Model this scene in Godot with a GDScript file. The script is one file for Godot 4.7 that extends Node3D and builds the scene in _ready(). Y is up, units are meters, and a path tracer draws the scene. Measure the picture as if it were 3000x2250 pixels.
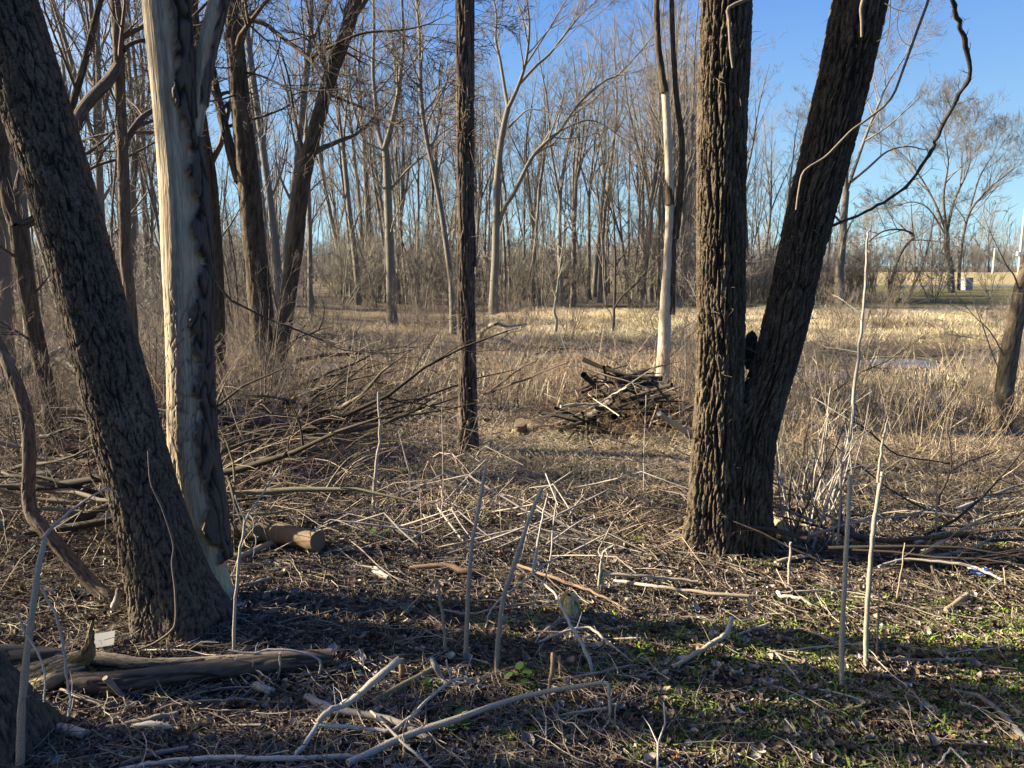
extends Node3D
# A bare winter floodplain wood: two big furrowed trunks in front, a weedy clearing with frozen pools, woods behind. Units are metres, y is up, the view looks along -z.

const EYE := Vector3(0, 1.6, 0)
const PITCH := 8.63
const F := 2208.0            # focal length of the survey photograph in its own pixels
const K := 0.45208           # survey sheets are enlarged crops of 1000 x 750 photograph pixels
const POOLS := [Vector3(4.9, -12.3, 1.15), Vector3(7.1, -13.8, 1.1), Vector3(-3.7, -13.0, 1.2)]   # x, z, radius

var rng := RandomNumberGenerator.new()
var nz := FastNoiseLite.new()
var cells := FastNoiseLite.new()
var nb := FastNoiseLite.new()    # one octave, for furrows
var look := Basis(Vector3.RIGHT, deg_to_rad(-PITCH))
var names := {}
var M := {}


# ---------- mesh collector ----------
class Mb:
	var v := PackedVector3Array()
	var n := PackedVector3Array()
	var c := PackedColorArray()
	var i := PackedInt32Array()

	func tube(p: PackedVector3Array, r: PackedFloat32Array, sides: int, tint: Color, tip := Color(0, 0, 0, 0), caps := false) -> void:
		var m := p.size()
		var at := v.size()
		var d := (p[1] - p[0]).normalized()
		var x := d.cross(Vector3.RIGHT if absf(d.y) > 0.7 else Vector3.UP).normalized()
		for k in m:
			d = (p[mini(k + 1, m - 1)] - p[maxi(k - 1, 0)]).normalized()
			x = (x - d * x.dot(d)).normalized()
			var y := d.cross(x)
			var col := tint if tip.a == 0.0 else tint.lerp(tip, k / float(m - 1))
			for s in sides:
				var a := TAU * s / sides
				var o := x * cos(a) + y * sin(a)
				v.append(p[k] + o * r[k])
				n.append(o)
				c.append(col)
		for k in m - 1:
			for s in sides:
				var a := at + k * sides + s
				var b := at + k * sides + (s + 1) % sides
				i.append_array([a, a + sides, b + sides, a, b + sides, b])
		if caps:
			for e in 2:
				var k := 0 if e == 0 else m - 1
				d = (p[1] - p[0]).normalized() * -1.0 if e == 0 else (p[m - 1] - p[m - 2]).normalized()
				var o := v.size()
				for s in sides:
					v.append(v[at + k * sides + s])
					n.append(d)
					c.append(tip if tip.a > 0.0 else tint)
				v.append(p[k] + d * r[k] * 0.12)
				n.append(d)
				c.append(tip if tip.a > 0.0 else tint)
				for s in sides:
					if e == 0:
						i.append_array([o + sides, o + s, o + (s + 1) % sides])
					else:
						i.append_array([o + sides, o + (s + 1) % sides, o + s])

	func tri(a: Vector3, b: Vector3, d: Vector3, nn: Vector3, col: Color) -> void:
		var o := v.size()
		v.append_array([a, b, d])
		n.append_array([nn, nn, nn])
		c.append_array([col, col, col])
		i.append_array([o, o + 1, o + 2])

	func blade(a: Vector3, b: Vector3, e: Vector3, w: float, side: Vector3, col: Color) -> void:   # a bent blade of grass: base, bend, tip
		var o := v.size()
		var nn := side.cross(b - a).normalized()
		var n2 := side.cross(e - b).normalized()
		v.append_array([a - side * w, a + side * w, b - side * w * 0.8, b + side * w * 0.8, e])
		n.append_array([nn, nn, (nn + n2).normalized(), (nn + n2).normalized(), n2])
		c.append_array([col, col, col, col, col])
		i.append_array([o, o + 2, o + 1, o + 1, o + 2, o + 3, o + 2, o + 4, o + 3])

	func box(at: Transform3D, size: Vector3, col: Color) -> void:
		for ax in 3:
			for sg in [-1.0, 1.0]:
				var d := Vector3.ZERO
				d[ax] = sg
				var e := Vector3.ZERO
				e[(ax + 1) % 3] = 1.0
				var g := d.cross(e)
				var o := v.size()
				for q in [[-1, -1], [1, -1], [1, 1], [-1, 1]]:
					v.append(at * ((d + e * q[0] + g * q[1]) * size * 0.5))
					n.append((at.basis * d).normalized())
					c.append(col)
				i.append_array([o, o + 2, o + 1, o, o + 3, o + 2])

	func mesh() -> ArrayMesh:
		var a := []
		a.resize(Mesh.ARRAY_MAX)
		a[Mesh.ARRAY_VERTEX] = v
		a[Mesh.ARRAY_NORMAL] = n
		a[Mesh.ARRAY_COLOR] = c
		a[Mesh.ARRAY_INDEX] = i
		var m := ArrayMesh.new()
		m.add_surface_from_arrays(Mesh.PRIMITIVE_TRIANGLES, a)
		return m


# ---------- naming ----------
func numbered(called: String) -> String:
	names[called] = names.get(called, -1) + 1
	return called if names[called] == 0 else "%s_%03d" % [called, names[called]]

func tag(o: Node3D, label: String, category := "", group := "", kind := "") -> void:
	if label: o.set_meta("label", label)
	if category: o.set_meta("category", category)
	if group: o.set_meta("group", group)
	if kind: o.set_meta("kind", kind)

func thing(called: String, at: Vector3, label: String, category: String, group := "") -> Node3D:
	var o := Node3D.new()
	o.name = numbered(called)
	add_child(o, true)
	o.position = at
	tag(o, label, category, group)
	return o

func part(called: String, m: Mesh, mat: Material, to: Node3D) -> MeshInstance3D:
	var o := MeshInstance3D.new()
	o.name = called if to != self else numbered(called)
	o.mesh = m
	o.material_override = mat
	to.add_child(o, true)
	return o

func single(called: String, m: Mesh, mat: Material, at: Vector3, label: String, category: String, group := "", kind := "") -> MeshInstance3D:
	var o := part(called, m, mat, self)
	o.position = at
	tag(o, label, category, group, kind)
	return o


# ---------- the lie of the land ----------
func ss(a: float, b: float, x: float) -> float:
	return smoothstep(a, b, x)

func gh(x: float, z: float) -> float:
	var d := -z
	var h := 0.05 * nz.get_noise_2d(x * 0.5, z * 0.5) * ss(2.0, 6.0, Vector2(x, z).length())
	h += 0.015 * nz.get_noise_2d(x * 3.0 + 40.0, z * 3.0)
	h += ss(42, 95, d) * ss(2, 22, x) * 1.15 + ss(110, 200, d) * 1.2
	h += ss(18, 24, d) * 0.12
	h += ss(-3.0, -9.0, x) * 0.15
	for p in POOLS:
		var q: float = Vector2(x - p.x, z - p.y).length() / p.z
		if q < 2.5: h -= 0.2 * exp(-q * q * 1.6)
	return h

func ray(px: float, py: float) -> Vector3:
	return look * Vector3((px - 1500.0) / F, (1125.0 - py) / F, -1.0)

func at_depth(px: float, py: float, d: float) -> Vector3:
	var r := ray(px, py)
	return EYE + r * (d / -r.z)

func on_ground(px: float, py: float, h := 0.0) -> Vector3:   # the point h above the ground that was surveyed at this place of the photograph
	var r := ray(px, py)
	var p := EYE + r * ((h - EYE.y) / minf(r.y, -0.004))
	for k in 5:
		p = EYE + r * ((gh(p.x, p.z) + h - EYE.y) / minf(r.y, -0.004))
	return p

func sx(sheet: int, x: float) -> float:
	return (sheet % 3) * 1000.0 + x * K

func sy(sheet: int, y: float) -> float:
	return (sheet / 3) * 750.0 + y * K

func smooth(p: PackedVector3Array, sub: int) -> PackedVector3Array:
	var o := PackedVector3Array()
	for k in p.size() - 1:
		var a := p[maxi(k - 1, 0)]
		var b := p[k]
		var d := p[k + 1]
		var e := p[mini(k + 2, p.size() - 1)]
		for s in sub:
			o.append(b.cubic_interpolate(d, a, e, s / float(sub)))
	o.append(p[p.size() - 1])
	return o

func ramp(p: PackedVector3Array, r0: float, r1: float) -> PackedFloat32Array:
	var o := PackedFloat32Array()
	for k in p.size():
		o.append(lerpf(r0, r1, k / float(p.size() - 1)))
	return o

func rv() -> Vector3:
	return Vector3(rng.randf_range(-1, 1), rng.randf_range(-1, 1), rng.randf_range(-1, 1))


# ---------- branches ----------
func bark_tint(r: float, P: Dictionary) -> Color:
	return (P.twig as Color).lerp(P.bark, clampf((r - 0.004) / 0.05, 0, 1))

func grow(mb: Mb, from: Vector3, d: Vector3, length: float, r: float, level: int, P: Dictionary) -> void:
	var n := 5 if level > 1 else (4 if level == 1 else 3)
	var p := PackedVector3Array()
	var rr := PackedFloat32Array()
	var dirs := PackedVector3Array()
	var q := from
	var dir := d
	for k in n + 1:
		p.append(q)
		dirs.append(dir)
		rr.append(r * (1.0 - 0.75 * k / n))
		dir = (dir + rv() * P.wob + Vector3.UP * P.up).normalized()
		q += dir * length / n
	mb.tube(p, rr, 6 if r > 0.03 else (4 if r > 0.012 else 3), bark_tint(r, P), bark_tint(r * 0.4, P))
	if level <= 0: return
	var kids: int = P.kids[level]
	for j in kids:
		var t := rng.randf_range(0.22, 1.0)
		var k := int(t * n)
		var at := p[k].lerp(p[mini(k + 1, n)], t * n - k)
		var dd := dirs[mini(k, n - 1)]
		var ang: float = rng.randf_range(0.4, 1.0) * P.ang
		var ax := dd.cross(rv()).normalized()
		grow(mb, at, dd.rotated(ax, ang), length * rng.randf_range(0.4, 0.7) * (1.15 - 0.5 * t), maxf(lerpf(rr[k], rr[mini(k + 1, n)], 0.5) * rng.randf_range(0.45, 0.7), P.least), level - 1, P)

func side(mb: Mb, p: PackedVector3Array, r: PackedFloat32Array, count: int, t0: float, length: float, level: int, P: Dictionary) -> void:   # branches along a limb
	var n := p.size() - 1
	for j in count:
		var t := clampf(t0 + (1.0 - t0) * (j + rng.randf()) / count, 0, 1) if j < count - 1 else 1.0
		var k := mini(int(t * n), n - 1)
		var dd := (p[k + 1] - p[k]).normalized()
		var ax := dd.cross(rv()).normalized()
		var ang: float = rng.randf_range(0.45, 1.1) * P.ang if t < 1.0 else 0.1
		var rr := lerpf(r[k], r[k + 1], t * n - k)
		grow(mb, p[k].lerp(p[k + 1], t * n - k), dd.rotated(ax, ang), length * rng.randf_range(0.6, 1.2) * (1.1 - 0.55 * t), maxf(minf(rr * rng.randf_range(0.4, 0.65), length * 0.02), P.least), level, P)

func params(bark: Color, twig: Color, kids: Array, ang := 0.9, up := 0.06, wob := 0.16, least := 0.005) -> Dictionary:
	return {"bark": bark, "twig": twig, "kids": kids, "ang": ang, "up": up, "wob": wob, "least": least}


# ---------- trunks with bark in relief ----------
# kind 0 deep ropy ridges, 1 small interlaced plates, 2 bare dead wood with bark left on one side, 3 shaggy strips
func barky(mb: Mb, pts: PackedVector3Array, rad: PackedFloat32Array, sides: int, step: float, kind: int, ridge: Color, crack: Color, depth: float, lobes := 0.0, seed_at := 0.0) -> void:
	var p := PackedVector3Array()
	var r := PackedFloat32Array()
	var run := 0.0
	for k in pts.size() - 1:
		var sub := maxi(1, int(pts[k].distance_to(pts[k + 1]) / step))
		var a := pts[maxi(k - 1, 0)]
		var e := pts[mini(k + 2, pts.size() - 1)]
		for s in sub:
			var t := s / float(sub)
			p.append(pts[k].cubic_interpolate(pts[k + 1], a, e, t))
			r.append(cubic_interpolate(rad[k], rad[k + 1], rad[maxi(k - 1, 0)], rad[mini(k + 2, rad.size() - 1)], t))
	p.append(pts[pts.size() - 1])
	r.append(rad[rad.size() - 1])
	var m := p.size()
	var at := mb.v.size()
	var d := (p[1] - p[0]).normalized()
	var x := d.cross(Vector3.RIGHT).normalized()
	for k in m:
		d = (p[mini(k + 1, m - 1)] - p[maxi(k - 1, 0)]).normalized()
		x = (x - d * x.dot(d)).normalized()
		var y := d.cross(x)
		if k: run += p[k].distance_to(p[k - 1])
		for s in sides:
			var a := TAU * s / sides
			var cx := cos(a)
			var cy := sin(a)
			var R := r[k]
			var ux := cx * R
			var uz := cy * R
			var lob := 1.0 + lobes * exp(-run * 3.0) * (0.6 * sin(a * 5.0 + seed_at) + 0.4 * sin(a * 3.0 + seed_at * 2.0)) + 0.05 * nz.get_noise_3d(cx * 1.2 + seed_at, run * 0.7, cy * 1.2)
			var w1 := nz.get_noise_3d(ux * 9.0 + seed_at, run * 3.0, uz * 9.0) * 0.02
			var w2 := nz.get_noise_3d(ux * 9.0 + 50.0, run * 3.0 + seed_at, uz * 9.0) * 0.02
			var h := 0.0
			var col := ridge
			var grain := nz.get_noise_3d(ux * 60.0, run * 14.0 + seed_at, uz * 60.0)
			if kind == 0:
				h = ss(0.0, 0.26, absf(nb.get_noise_3d((ux + w1) * 27.0 + seed_at, run * 1.8 + w2 * 16.0, (uz + w2) * 27.0)))
				h *= 0.5 + 0.5 * ss(0.0, 0.2, absf(nb.get_noise_3d((ux + w2) * 58.0, run * 6.0 + seed_at + w1 * 26.0, (uz + w1) * 58.0)))
				h = h * 0.75 + 0.25 * ss(-0.4, 0.4, grain)
			elif kind == 1:
				h = ss(0.0, 0.13, absf(nb.get_noise_3d((ux + w1) * 27.0 + seed_at, run * 6.0 + w2 * 16.0, (uz + w2) * 27.0)))
				h *= 0.4 + 0.6 * ss(0.0, 0.1, absf(nb.get_noise_3d((ux + w2) * 20.0 + 33.0, run * 17.0 + seed_at + w1 * 30.0, (uz + w1) * 20.0)))
				h = h * 0.78 + 0.22 * ss(-0.4, 0.5, grain)
			elif kind == 3:
				h = ss(0.02, 0.3, absf(nb.get_noise_3d((ux + w1) * 26.0 + seed_at, run * 1.3 + w2 * 6.0, (uz + w2) * 26.0)))
				h = h * 0.8 + 0.2 * ss(-0.4, 0.4, grain)
			if kind == 2:
				var edge := nz.get_noise_2d(run * 2.6, seed_at) * 0.55 + nz.get_noise_2d(run * 11.0, seed_at + 9.0) * 0.22
				var bark := ss(3.95 + edge, 4.0 + edge, a) * (1.0 - ss(5.5, 5.8, a)) * ss(3.6, 3.3, run) if run > 0.25 else 0.0
				var hb := ss(0.02, 0.28, absf(nb.get_noise_3d((ux + w1) * 24.0 + seed_at, run * 4.0 + w2 * 12.0, (uz + w2) * 24.0)))
				var crk := ss(0.1, 0.0, cells.get_noise_3d(ux * 22.0 + 7.0, run * 13.0, uz * 22.0) + 1.0) * ss(0.5, 0.8, run) * ss(1.75, 1.4, run)
				var streak := nz.get_noise_3d(ux * 26.0, run * 1.2 + 3.0, uz * 26.0)
				var wood := Color(0.44, 0.355, 0.24).lerp(Color(0.26, 0.21, 0.15), ss(-0.2, 0.5, streak)).lerp(Color(0.40, 0.28, 0.18), ss(0.15, 0.5, nz.get_noise_3d(ux * 12.0 + 9.0, run * 0.9, uz * 12.0)))
				if seed_at == 6.0: wood = wood.lerp(Color(0.52, 0.44, 0.26), ss(0.9, 0.1, run) * 0.8)
				wood = wood.lerp(Color(0.06, 0.05, 0.04), crk * 0.6)
				col = wood.lerp(crack.lerp(ridge, hb), bark)
				h = bark * (1.2 + hb) - crk * 0.25 + streak * 0.12
			else:
				col = crack.lerp(ridge, h)
				col = col.lerp(col * 1.45, ss(0.1, 0.6, nz.get_noise_3d(ux * 7.0 + 20.0, run * 2.5, uz * 7.0)))
				col = col * (0.85 + 0.3 * ss(-0.5, 0.5, grain))
			mb.v.append(p[k] + (x * cx + y * cy) * (R * lob + depth * (h - 0.8)))
			col.a = 1.0
			mb.c.append(col)
	for k in m:
		for s in sides:
			var a := mb.v[at + k * sides + (s + 1) % sides] - mb.v[at + k * sides + (s + sides - 1) % sides]
			var b := mb.v[at + mini(k + 1, m - 1) * sides + s] - mb.v[at + maxi(k - 1, 0) * sides + s]
			mb.n.append(a.cross(b).normalized())
	for k in m - 1:
		for s in sides:
			var a := at + k * sides + s
			var b := at + k * sides + (s + 1) % sides
			mb.i.append_array([a, a + sides, b + sides, a, b + sides, b])

func survey(sheet: int, xy: Array, d0: float, d1: float) -> PackedVector3Array:   # a line surveyed upright, its depth running from d0 to d1
	var p := PackedVector3Array()
	var n := xy.size() / 2
	for k in n:
		p.append(at_depth(sx(sheet, xy[k * 2]), sy(sheet, xy[k * 2 + 1]), lerpf(d0, d1, k / maxf(1.0, n - 1.0))))
	return p

func shifted(p: PackedVector3Array, by: Vector3) -> PackedVector3Array:
	var o := PackedVector3Array()
	for q in p: o.append(q - by)
	return o

func onward(p: PackedVector3Array, length: float, up := 0.5) -> PackedVector3Array:   # carry a limb on past what was surveyed
	var n := p.size()
	var d := (p[n - 1] - p[n - 2]).normalized()
	var q := p[n - 1]
	var o := p.duplicate()
	for k in 3:
		d = (d + rv() * 0.12 + Vector3.UP * up * 0.15).normalized()
		q += d * length / 3.0
		o.append(q)
	return o

# a tree from surveyed limbs; the first rises from the ground. limb: [sheet, [x, y, ...], width, end width (sheet pixels), depth gained, carried on by, side branches, their length, their level, where they start]
func surveyed_tree(called: String, label: String, group: String, depth: float, limbs: Array, P: Dictionary, kind := -1, relief := 0.006) -> Node3D:
	var first: Array = limbs[0]
	var base := at_depth(sx(first[0], first[1][0]), sy(first[0], first[1][1]), depth)
	base.y = gh(base.x, base.z)
	var t := thing(called, base, label, "tree", group)
	var wood := Mb.new()
	var crown := Mb.new()
	for li in limbs.size():
		var l: Array = limbs[li]
		var gain: float = l[4]
		var p := survey(l[0], l[1], depth, depth + gain)
		if li == 0: p[0].y = base.y - 0.1
		var r0: float = l[2] * K * 0.5 / F * depth
		var r1: float = l[3] * K * 0.5 / F * (depth + gain)
		var r := ramp(p, r0, r1)
		if li == 0: r[0] = r0 * 1.25
		if l[5] > 0.0:
			p = onward(p, l[5])
			for k in 3: r.append(r1 * (1.0 - 0.28 * (k + 1)))
		p = shifted(p, base)
		var q := smooth(p, 4)
		var rq := PackedFloat32Array()
		for k in q.size():
			var f := k / 4.0
			rq.append(lerpf(r[int(f)], r[mini(int(f) + 1, r.size() - 1)], f - int(f)))
		if kind >= 0 and r0 > 0.03:
			barky(wood, p, r, 40, 0.05, kind, P.bark, (P.bark as Color) * 0.4, relief, 0.12, li * 3.7)
		else:
			wood.tube(q, rq, 10 if r0 > 0.05 else 6, bark_tint(r0, P), bark_tint(r1, P))
		if l[6] > 0:
			side(crown, q, rq, l[6], l[9] if l.size() > 9 else 0.2, l[7], l[8], P)
	part("trunk", wood.mesh(), M.bark, t)
	if crown.v.size(): part("branches", crown.mesh(), M.twig, t)
	return t


# ---------- dead stalks and sticks ----------
# lines: [sheet, [x, y, h, x, y, h, ...], width, end width]; h is the height above the ground in metres
func stick(called: String, label: String, category: String, lines: Array, col: Color, tip: Color, sides := 7, group := "", caps := true) -> Node3D:
	var o: Node3D
	var base := Vector3.ZERO
	for li in lines.size():
		var l: Array = lines[li]
		var p := PackedVector3Array()
		var xs: Array = l[1]
		for k in xs.size() / 3:
			p.append(on_ground(sx(l[0], xs[k * 3]), sy(l[0], xs[k * 3 + 1]), xs[k * 3 + 2]))
		o = laid(o, called, label, category, group, p, l[2], l[3], li, lines.size(), col, tip, sides, caps)
	return o

# the same for what stands up: [sheet, [x, y, x, y, ...], width, end width, depth gained]; the first point stands on the ground
func stalk(called: String, label: String, category: String, lines: Array, col: Color, tip: Color, sides := 7, group := "", caps := true) -> Node3D:
	var o: Node3D
	var depth := 3.0
	for li in lines.size():
		var l: Array = lines[li]
		var xs: Array = l[1]
		var p := PackedVector3Array()
		if li == 0:
			var b := on_ground(sx(l[0], xs[0]), sy(l[0], xs[1]))
			depth = -b.z
			p = survey(l[0], xs, depth, depth + (l[4] if l.size() > 4 else 0.0))
			p[0] = b - Vector3.UP * 0.03
		else:
			p = survey(l[0], xs, depth, depth + (l[4] if l.size() > 4 else 0.0))
		o = laid(o, called, label, category, group, p, l[2], l[3], li, lines.size(), col, tip, sides, caps)
	return o

func laid(o: Node3D, called: String, label: String, category: String, group: String, p: PackedVector3Array, w0: float, w1: float, li: int, total: int, col: Color, tip: Color, sides: int, caps: bool) -> Node3D:
	if o == null:
		if total > 1:
			o = thing(called, p[0], label, category, group)
		else:
			o = part(called, null, M.wood, self)
			o.position = p[0]
			tag(o, label, category, group)
	var mb := Mb.new()
	var d := p[0].distance_to(EYE)
	var e := p[p.size() - 1].distance_to(EYE)
	var q := smooth(shifted(p, o.position), 4)
	for k in range(1, q.size() - 1):
		q[k] += rv() * w0 * K * (0.2 if w0 < 30.0 else 0.05) / F * d
	var rr := ramp(q, w0 * K * 0.5 / F * d, w1 * K * 0.5 / F * e)
	for k in rr.size(): rr[k] *= rng.randf_range(0.88, 1.12)
	if w0 < 50.0 and w0 > 9.0 and p[0].distance_to(p[p.size() - 1]) > 0.15:
		for j in rng.randi_range(2, 4):   # broken side twigs
			var at := q[rng.randi_range(1, q.size() - 2)]
			var tw := (rv() + Vector3.UP * 0.4).normalized() * rng.randf_range(0.03, 0.11)
			mb.tube(PackedVector3Array([at, at + tw * 0.5 + rv() * 0.006, at + tw + rv() * 0.012]), PackedFloat32Array([0.0022, 0.0017, 0.001]), 4, col * rng.randf_range(0.7, 1.1))
	if w0 > 60.0 and w0 < 120.0 and (called.contains("log") or called == "curved_sapling"):
		var rp := ramp(p, w0 * K * 0.5 / F * d, w1 * K * 0.5 / F * e)
		barky(mb, shifted(p, o.position), rp, 54, 0.012, 3 if w0 > 90.0 else 1, col, col * 0.3, rp[0] * 0.16, 0.0, w0)
		var lastp := p[p.size() - 1] - o.position
		var end := (p[p.size() - 1] - p[p.size() - 2]).normalized()
		mb.tube(PackedVector3Array([lastp - end * 0.02, lastp + end * 0.001]), PackedFloat32Array([rp[rp.size() - 1] * 0.9, rp[rp.size() - 1] * 0.9]), 16, tip, Color(0, 0, 0, 0), true)
	else:
		mb.tube(q, rr, sides, col * rng.randf_range(0.9, 1.1), tip, caps)
	if total > 1:
		part("stem" if li == 0 else "side_branch", mb.mesh(), M.wood, o)
	else:
		(o as MeshInstance3D).mesh = mb.mesh()
	return o


# ---------- scattered growth ----------
func scatter(called: String, m: Mesh, mat: Material, where: Array, tints: PackedColorArray, label: String, category: String) -> void:
	var mm := MultiMesh.new()
	mm.transform_format = MultiMesh.TRANSFORM_3D
	mm.use_colors = true
	mm.mesh = m
	mm.instance_count = where.size()
	for k in where.size():
		var t: Transform3D = where[k]
		mm.set_instance_transform(k, t)
		mm.set_instance_color(k, tints[k])
	var o := MultiMeshInstance3D.new()
	o.name = numbered(called)
	o.multimesh = mm
	o.material_override = mat
	add_child(o, true)
	tag(o, label, category, "", "stuff")

func stand(x: float, z: float, s: float, tall := 1.0, tilt := 0.15) -> Transform3D:
	var b := Basis.from_euler(Vector3(rng.randf_range(-tilt, tilt), rng.randf() * TAU, rng.randf_range(-tilt, tilt)))
	return Transform3D(b.scaled_local(Vector3(s, s * tall, s)), Vector3(x, gh(x, z) - 0.01, z))

func flat(x: float, z: float, s: float, lift: float, tilt := 0.5) -> Transform3D:
	var b := Basis.from_euler(Vector3(rng.randf_range(-tilt, tilt), rng.randf() * TAU, rng.randf_range(-tilt, tilt)))
	return Transform3D(b.scaled_local(Vector3(s, s, s)), Vector3(x, gh(x, z) + lift, z))

func grey(c: Color, spread: float) -> Color:
	var k := rng.randf_range(1.0 - spread, 1.0 + spread)
	return Color(c.r * k, c.g * k * rng.randf_range(0.95, 1.05), c.b * k * rng.randf_range(0.9, 1.1))

func in_view(x: float, z: float, margin := 1.0) -> bool:
	return z < 0.0 and absf(x) < -z * 0.72 + margin

func pooled(x: float, z: float) -> float:
	var q := 9.0
	for p in POOLS: q = minf(q, Vector2(x - p.x, z - p.y).length() / p.z)
	return q

func leaf_mesh(long: float, wide: float, curl: float, lobed: bool) -> ArrayMesh:
	var mb := Mb.new()
	var rows := 6
	for k in rows + 1:
		var t := k / float(rows)
		var w := wide * sin(PI * pow(clampf(t, 0.02, 0.98), 0.8)) * (1.0 + (0.35 * sin(t * 19.0) if lobed else 0.0))
		for s in 3:
			var u := s - 1.0
			var y := curl * (u * u * 0.5 * wide * 2.0 + (t - 0.5) * (t - 0.5) * long * 0.9) + 0.06 * long * sin(t * 7.0 + u * 2.0)
			mb.v.append(Vector3(u * w, y, (t - 0.5) * long))
			mb.n.append(Vector3.UP)
			mb.c.append(Color.WHITE)
	for k in rows:
		for s in 2:
			var a := k * 3 + s
			mb.i.append_array([a, a + 1, a + 4, a, a + 4, a + 3])
	var st := SurfaceTool.new()
	var arr := mb.mesh()
	st.create_from(arr, 0)
	st.generate_normals()
	return st.commit()

func twig_mesh(long: float, r: float, forks: int) -> ArrayMesh:
	var mb := Mb.new()
	var p := PackedVector3Array()
	var q := Vector3(-long * 0.5, 0, 0)
	var d := Vector3.RIGHT
	for k in 5:
		p.append(q)
		d = (d + rv() * 0.28 * Vector3(1, 0.4, 1)).normalized()
		q += d * long / 4.0
	mb.tube(p, ramp(p, r, r * 0.45), 4, Color.WHITE)
	for j in forks:
		var a := p[1 + j % 3]
		var e := (Vector3.RIGHT + Vector3(0, rng.randf_range(-0.2, 0.3), rng.randf_range(-1, 1))).normalized()
		mb.tube(PackedVector3Array([a, a + e * long * 0.15 + rv() * 0.01, a + e * long * 0.3]), PackedFloat32Array([r * 0.6, r * 0.5, r * 0.3]), 3, Color.WHITE)
	return mb.mesh()

func grass_mesh(count: int, h: float, spread: float, w: float, droop: float, cols: Array) -> ArrayMesh:
	var mb := Mb.new()
	for k in count:
		var a := rng.randf() * TAU
		var b := Vector3(cos(a), 0, sin(a)) * spread * sqrt(rng.randf())
		var lean := Vector3(cos(a + rng.randf_range(-1.2, 1.2)), 0, sin(a + rng.randf_range(-1.2, 1.2))) * rng.randf_range(0.05, droop)
		var hh := h * rng.randf_range(0.45, 1.0)
		var sd := Vector3(cos(a * 7.0), 0, sin(a * 7.0))
		var col: Color = cols[rng.randi() % cols.size()]
		mb.blade(b, b + lean * hh * 0.4 + Vector3.UP * hh * 0.6, b + lean * hh * 1.3 + Vector3.UP * hh * (1.0 - droop * 0.45), w * rng.randf_range(0.6, 1.2), sd, grey(col, 0.2))
	return mb.mesh()

func weed_mesh(stems: int, h: float, spread: float, P: Dictionary, fuzz: int) -> ArrayMesh:
	var mb := Mb.new()
	for k in stems:
		var a := rng.randf() * TAU
		var b := Vector3(cos(a), 0, sin(a)) * spread * sqrt(rng.randf())
		var d := (Vector3.UP + Vector3(cos(a), 0, sin(a)) * rng.randf_range(0.0, 0.75) + rv() * 0.25).normalized()
		var hh := h * rng.randf_range(0.55, 1.0)
		var p := PackedVector3Array()
		var q := b
		for s in 5:
			p.append(q)
			d = (d + rv() * 0.13).normalized()
			q += d * hh / 4.0
		var col := bark_tint(rng.randf() * 0.05, P)
		mb.tube(p, ramp(p, 0.0036, 0.0016), 3, col)
		for j in fuzz:
			var t := rng.randf_range(0.35, 1.0)
			var at := p[int(t * 3.99)].lerp(p[int(t * 3.99) + 1], t * 3.99 - int(t * 3.99))
			var e := (d + rv() * 1.1).normalized() * hh * rng.randf_range(0.06, 0.22)
			mb.blade(at, at + e * 0.6, at + e + Vector3.DOWN * 0.01, 0.0016, rv().normalized(), grey(P.twig, 0.25))
	return mb.mesh()

func cane_mesh(count: int, length: float, spread: float, P: Dictionary) -> ArrayMesh:   # arching bramble canes
	var mb := Mb.new()
	for k in count:
		var a := rng.randf() * TAU
		var out := Vector3(cos(a), 0, sin(a))
		var b := out * spread * rng.randf()
		var d := (Vector3.UP * rng.randf_range(0.6, 1.4) + out + rv() * 0.3).normalized()
		var p := PackedVector3Array()
		var q := b
		var fall := rng.randf_range(0.1, 0.42)
		for s in 7:
			p.append(q)
			d = (d + Vector3.DOWN * fall + rv() * 0.12).normalized()
			q += d * length * 0.16
			q.y = maxf(q.y, 0.01)
		var col := (P.bark as Color).lerp(P.twig, rng.randf())
		mb.tube(p, ramp(p, 0.0042, 0.0016), 3, col)
		for j in 3:
			var at := p[2 + j]
			var e := (d + rv()).normalized() * length * 0.14
			mb.tube(PackedVector3Array([at, at + e * 0.5 + rv() * 0.01, at + e]), PackedFloat32Array([0.002, 0.0016, 0.001]), 3, col)
	return mb.mesh()

func shrub_meshes(stems: int, h: float, spread: float, P: Dictionary, level: int) -> Array:
	var a := Mb.new()
	var b := Mb.new()
	for k in stems:
		var an := rng.randf() * TAU
		var out := Vector3(cos(an), 0, sin(an))
		var p := PackedVector3Array()
		var q := out * spread * 0.15 * rng.randf()
		var d := (Vector3.UP + out * rng.randf_range(0.1, 0.8)).normalized()
		var hh := h * rng.randf_range(0.6, 1.0)
		for s in 6:
			p.append(q)
			d = (d + rv() * 0.14 + Vector3.UP * 0.05).normalized()
			q += d * hh / 5.0
		var r := ramp(p, hh * 0.0065, hh * 0.002)
		a.tube(p, r, 4, bark_tint(hh * 0.0065, P), bark_tint(0.004, P))
		side(b, p, r, 8, 0.2, hh * 0.35, level, P)
	return [a.mesh(), b.mesh()]

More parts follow.
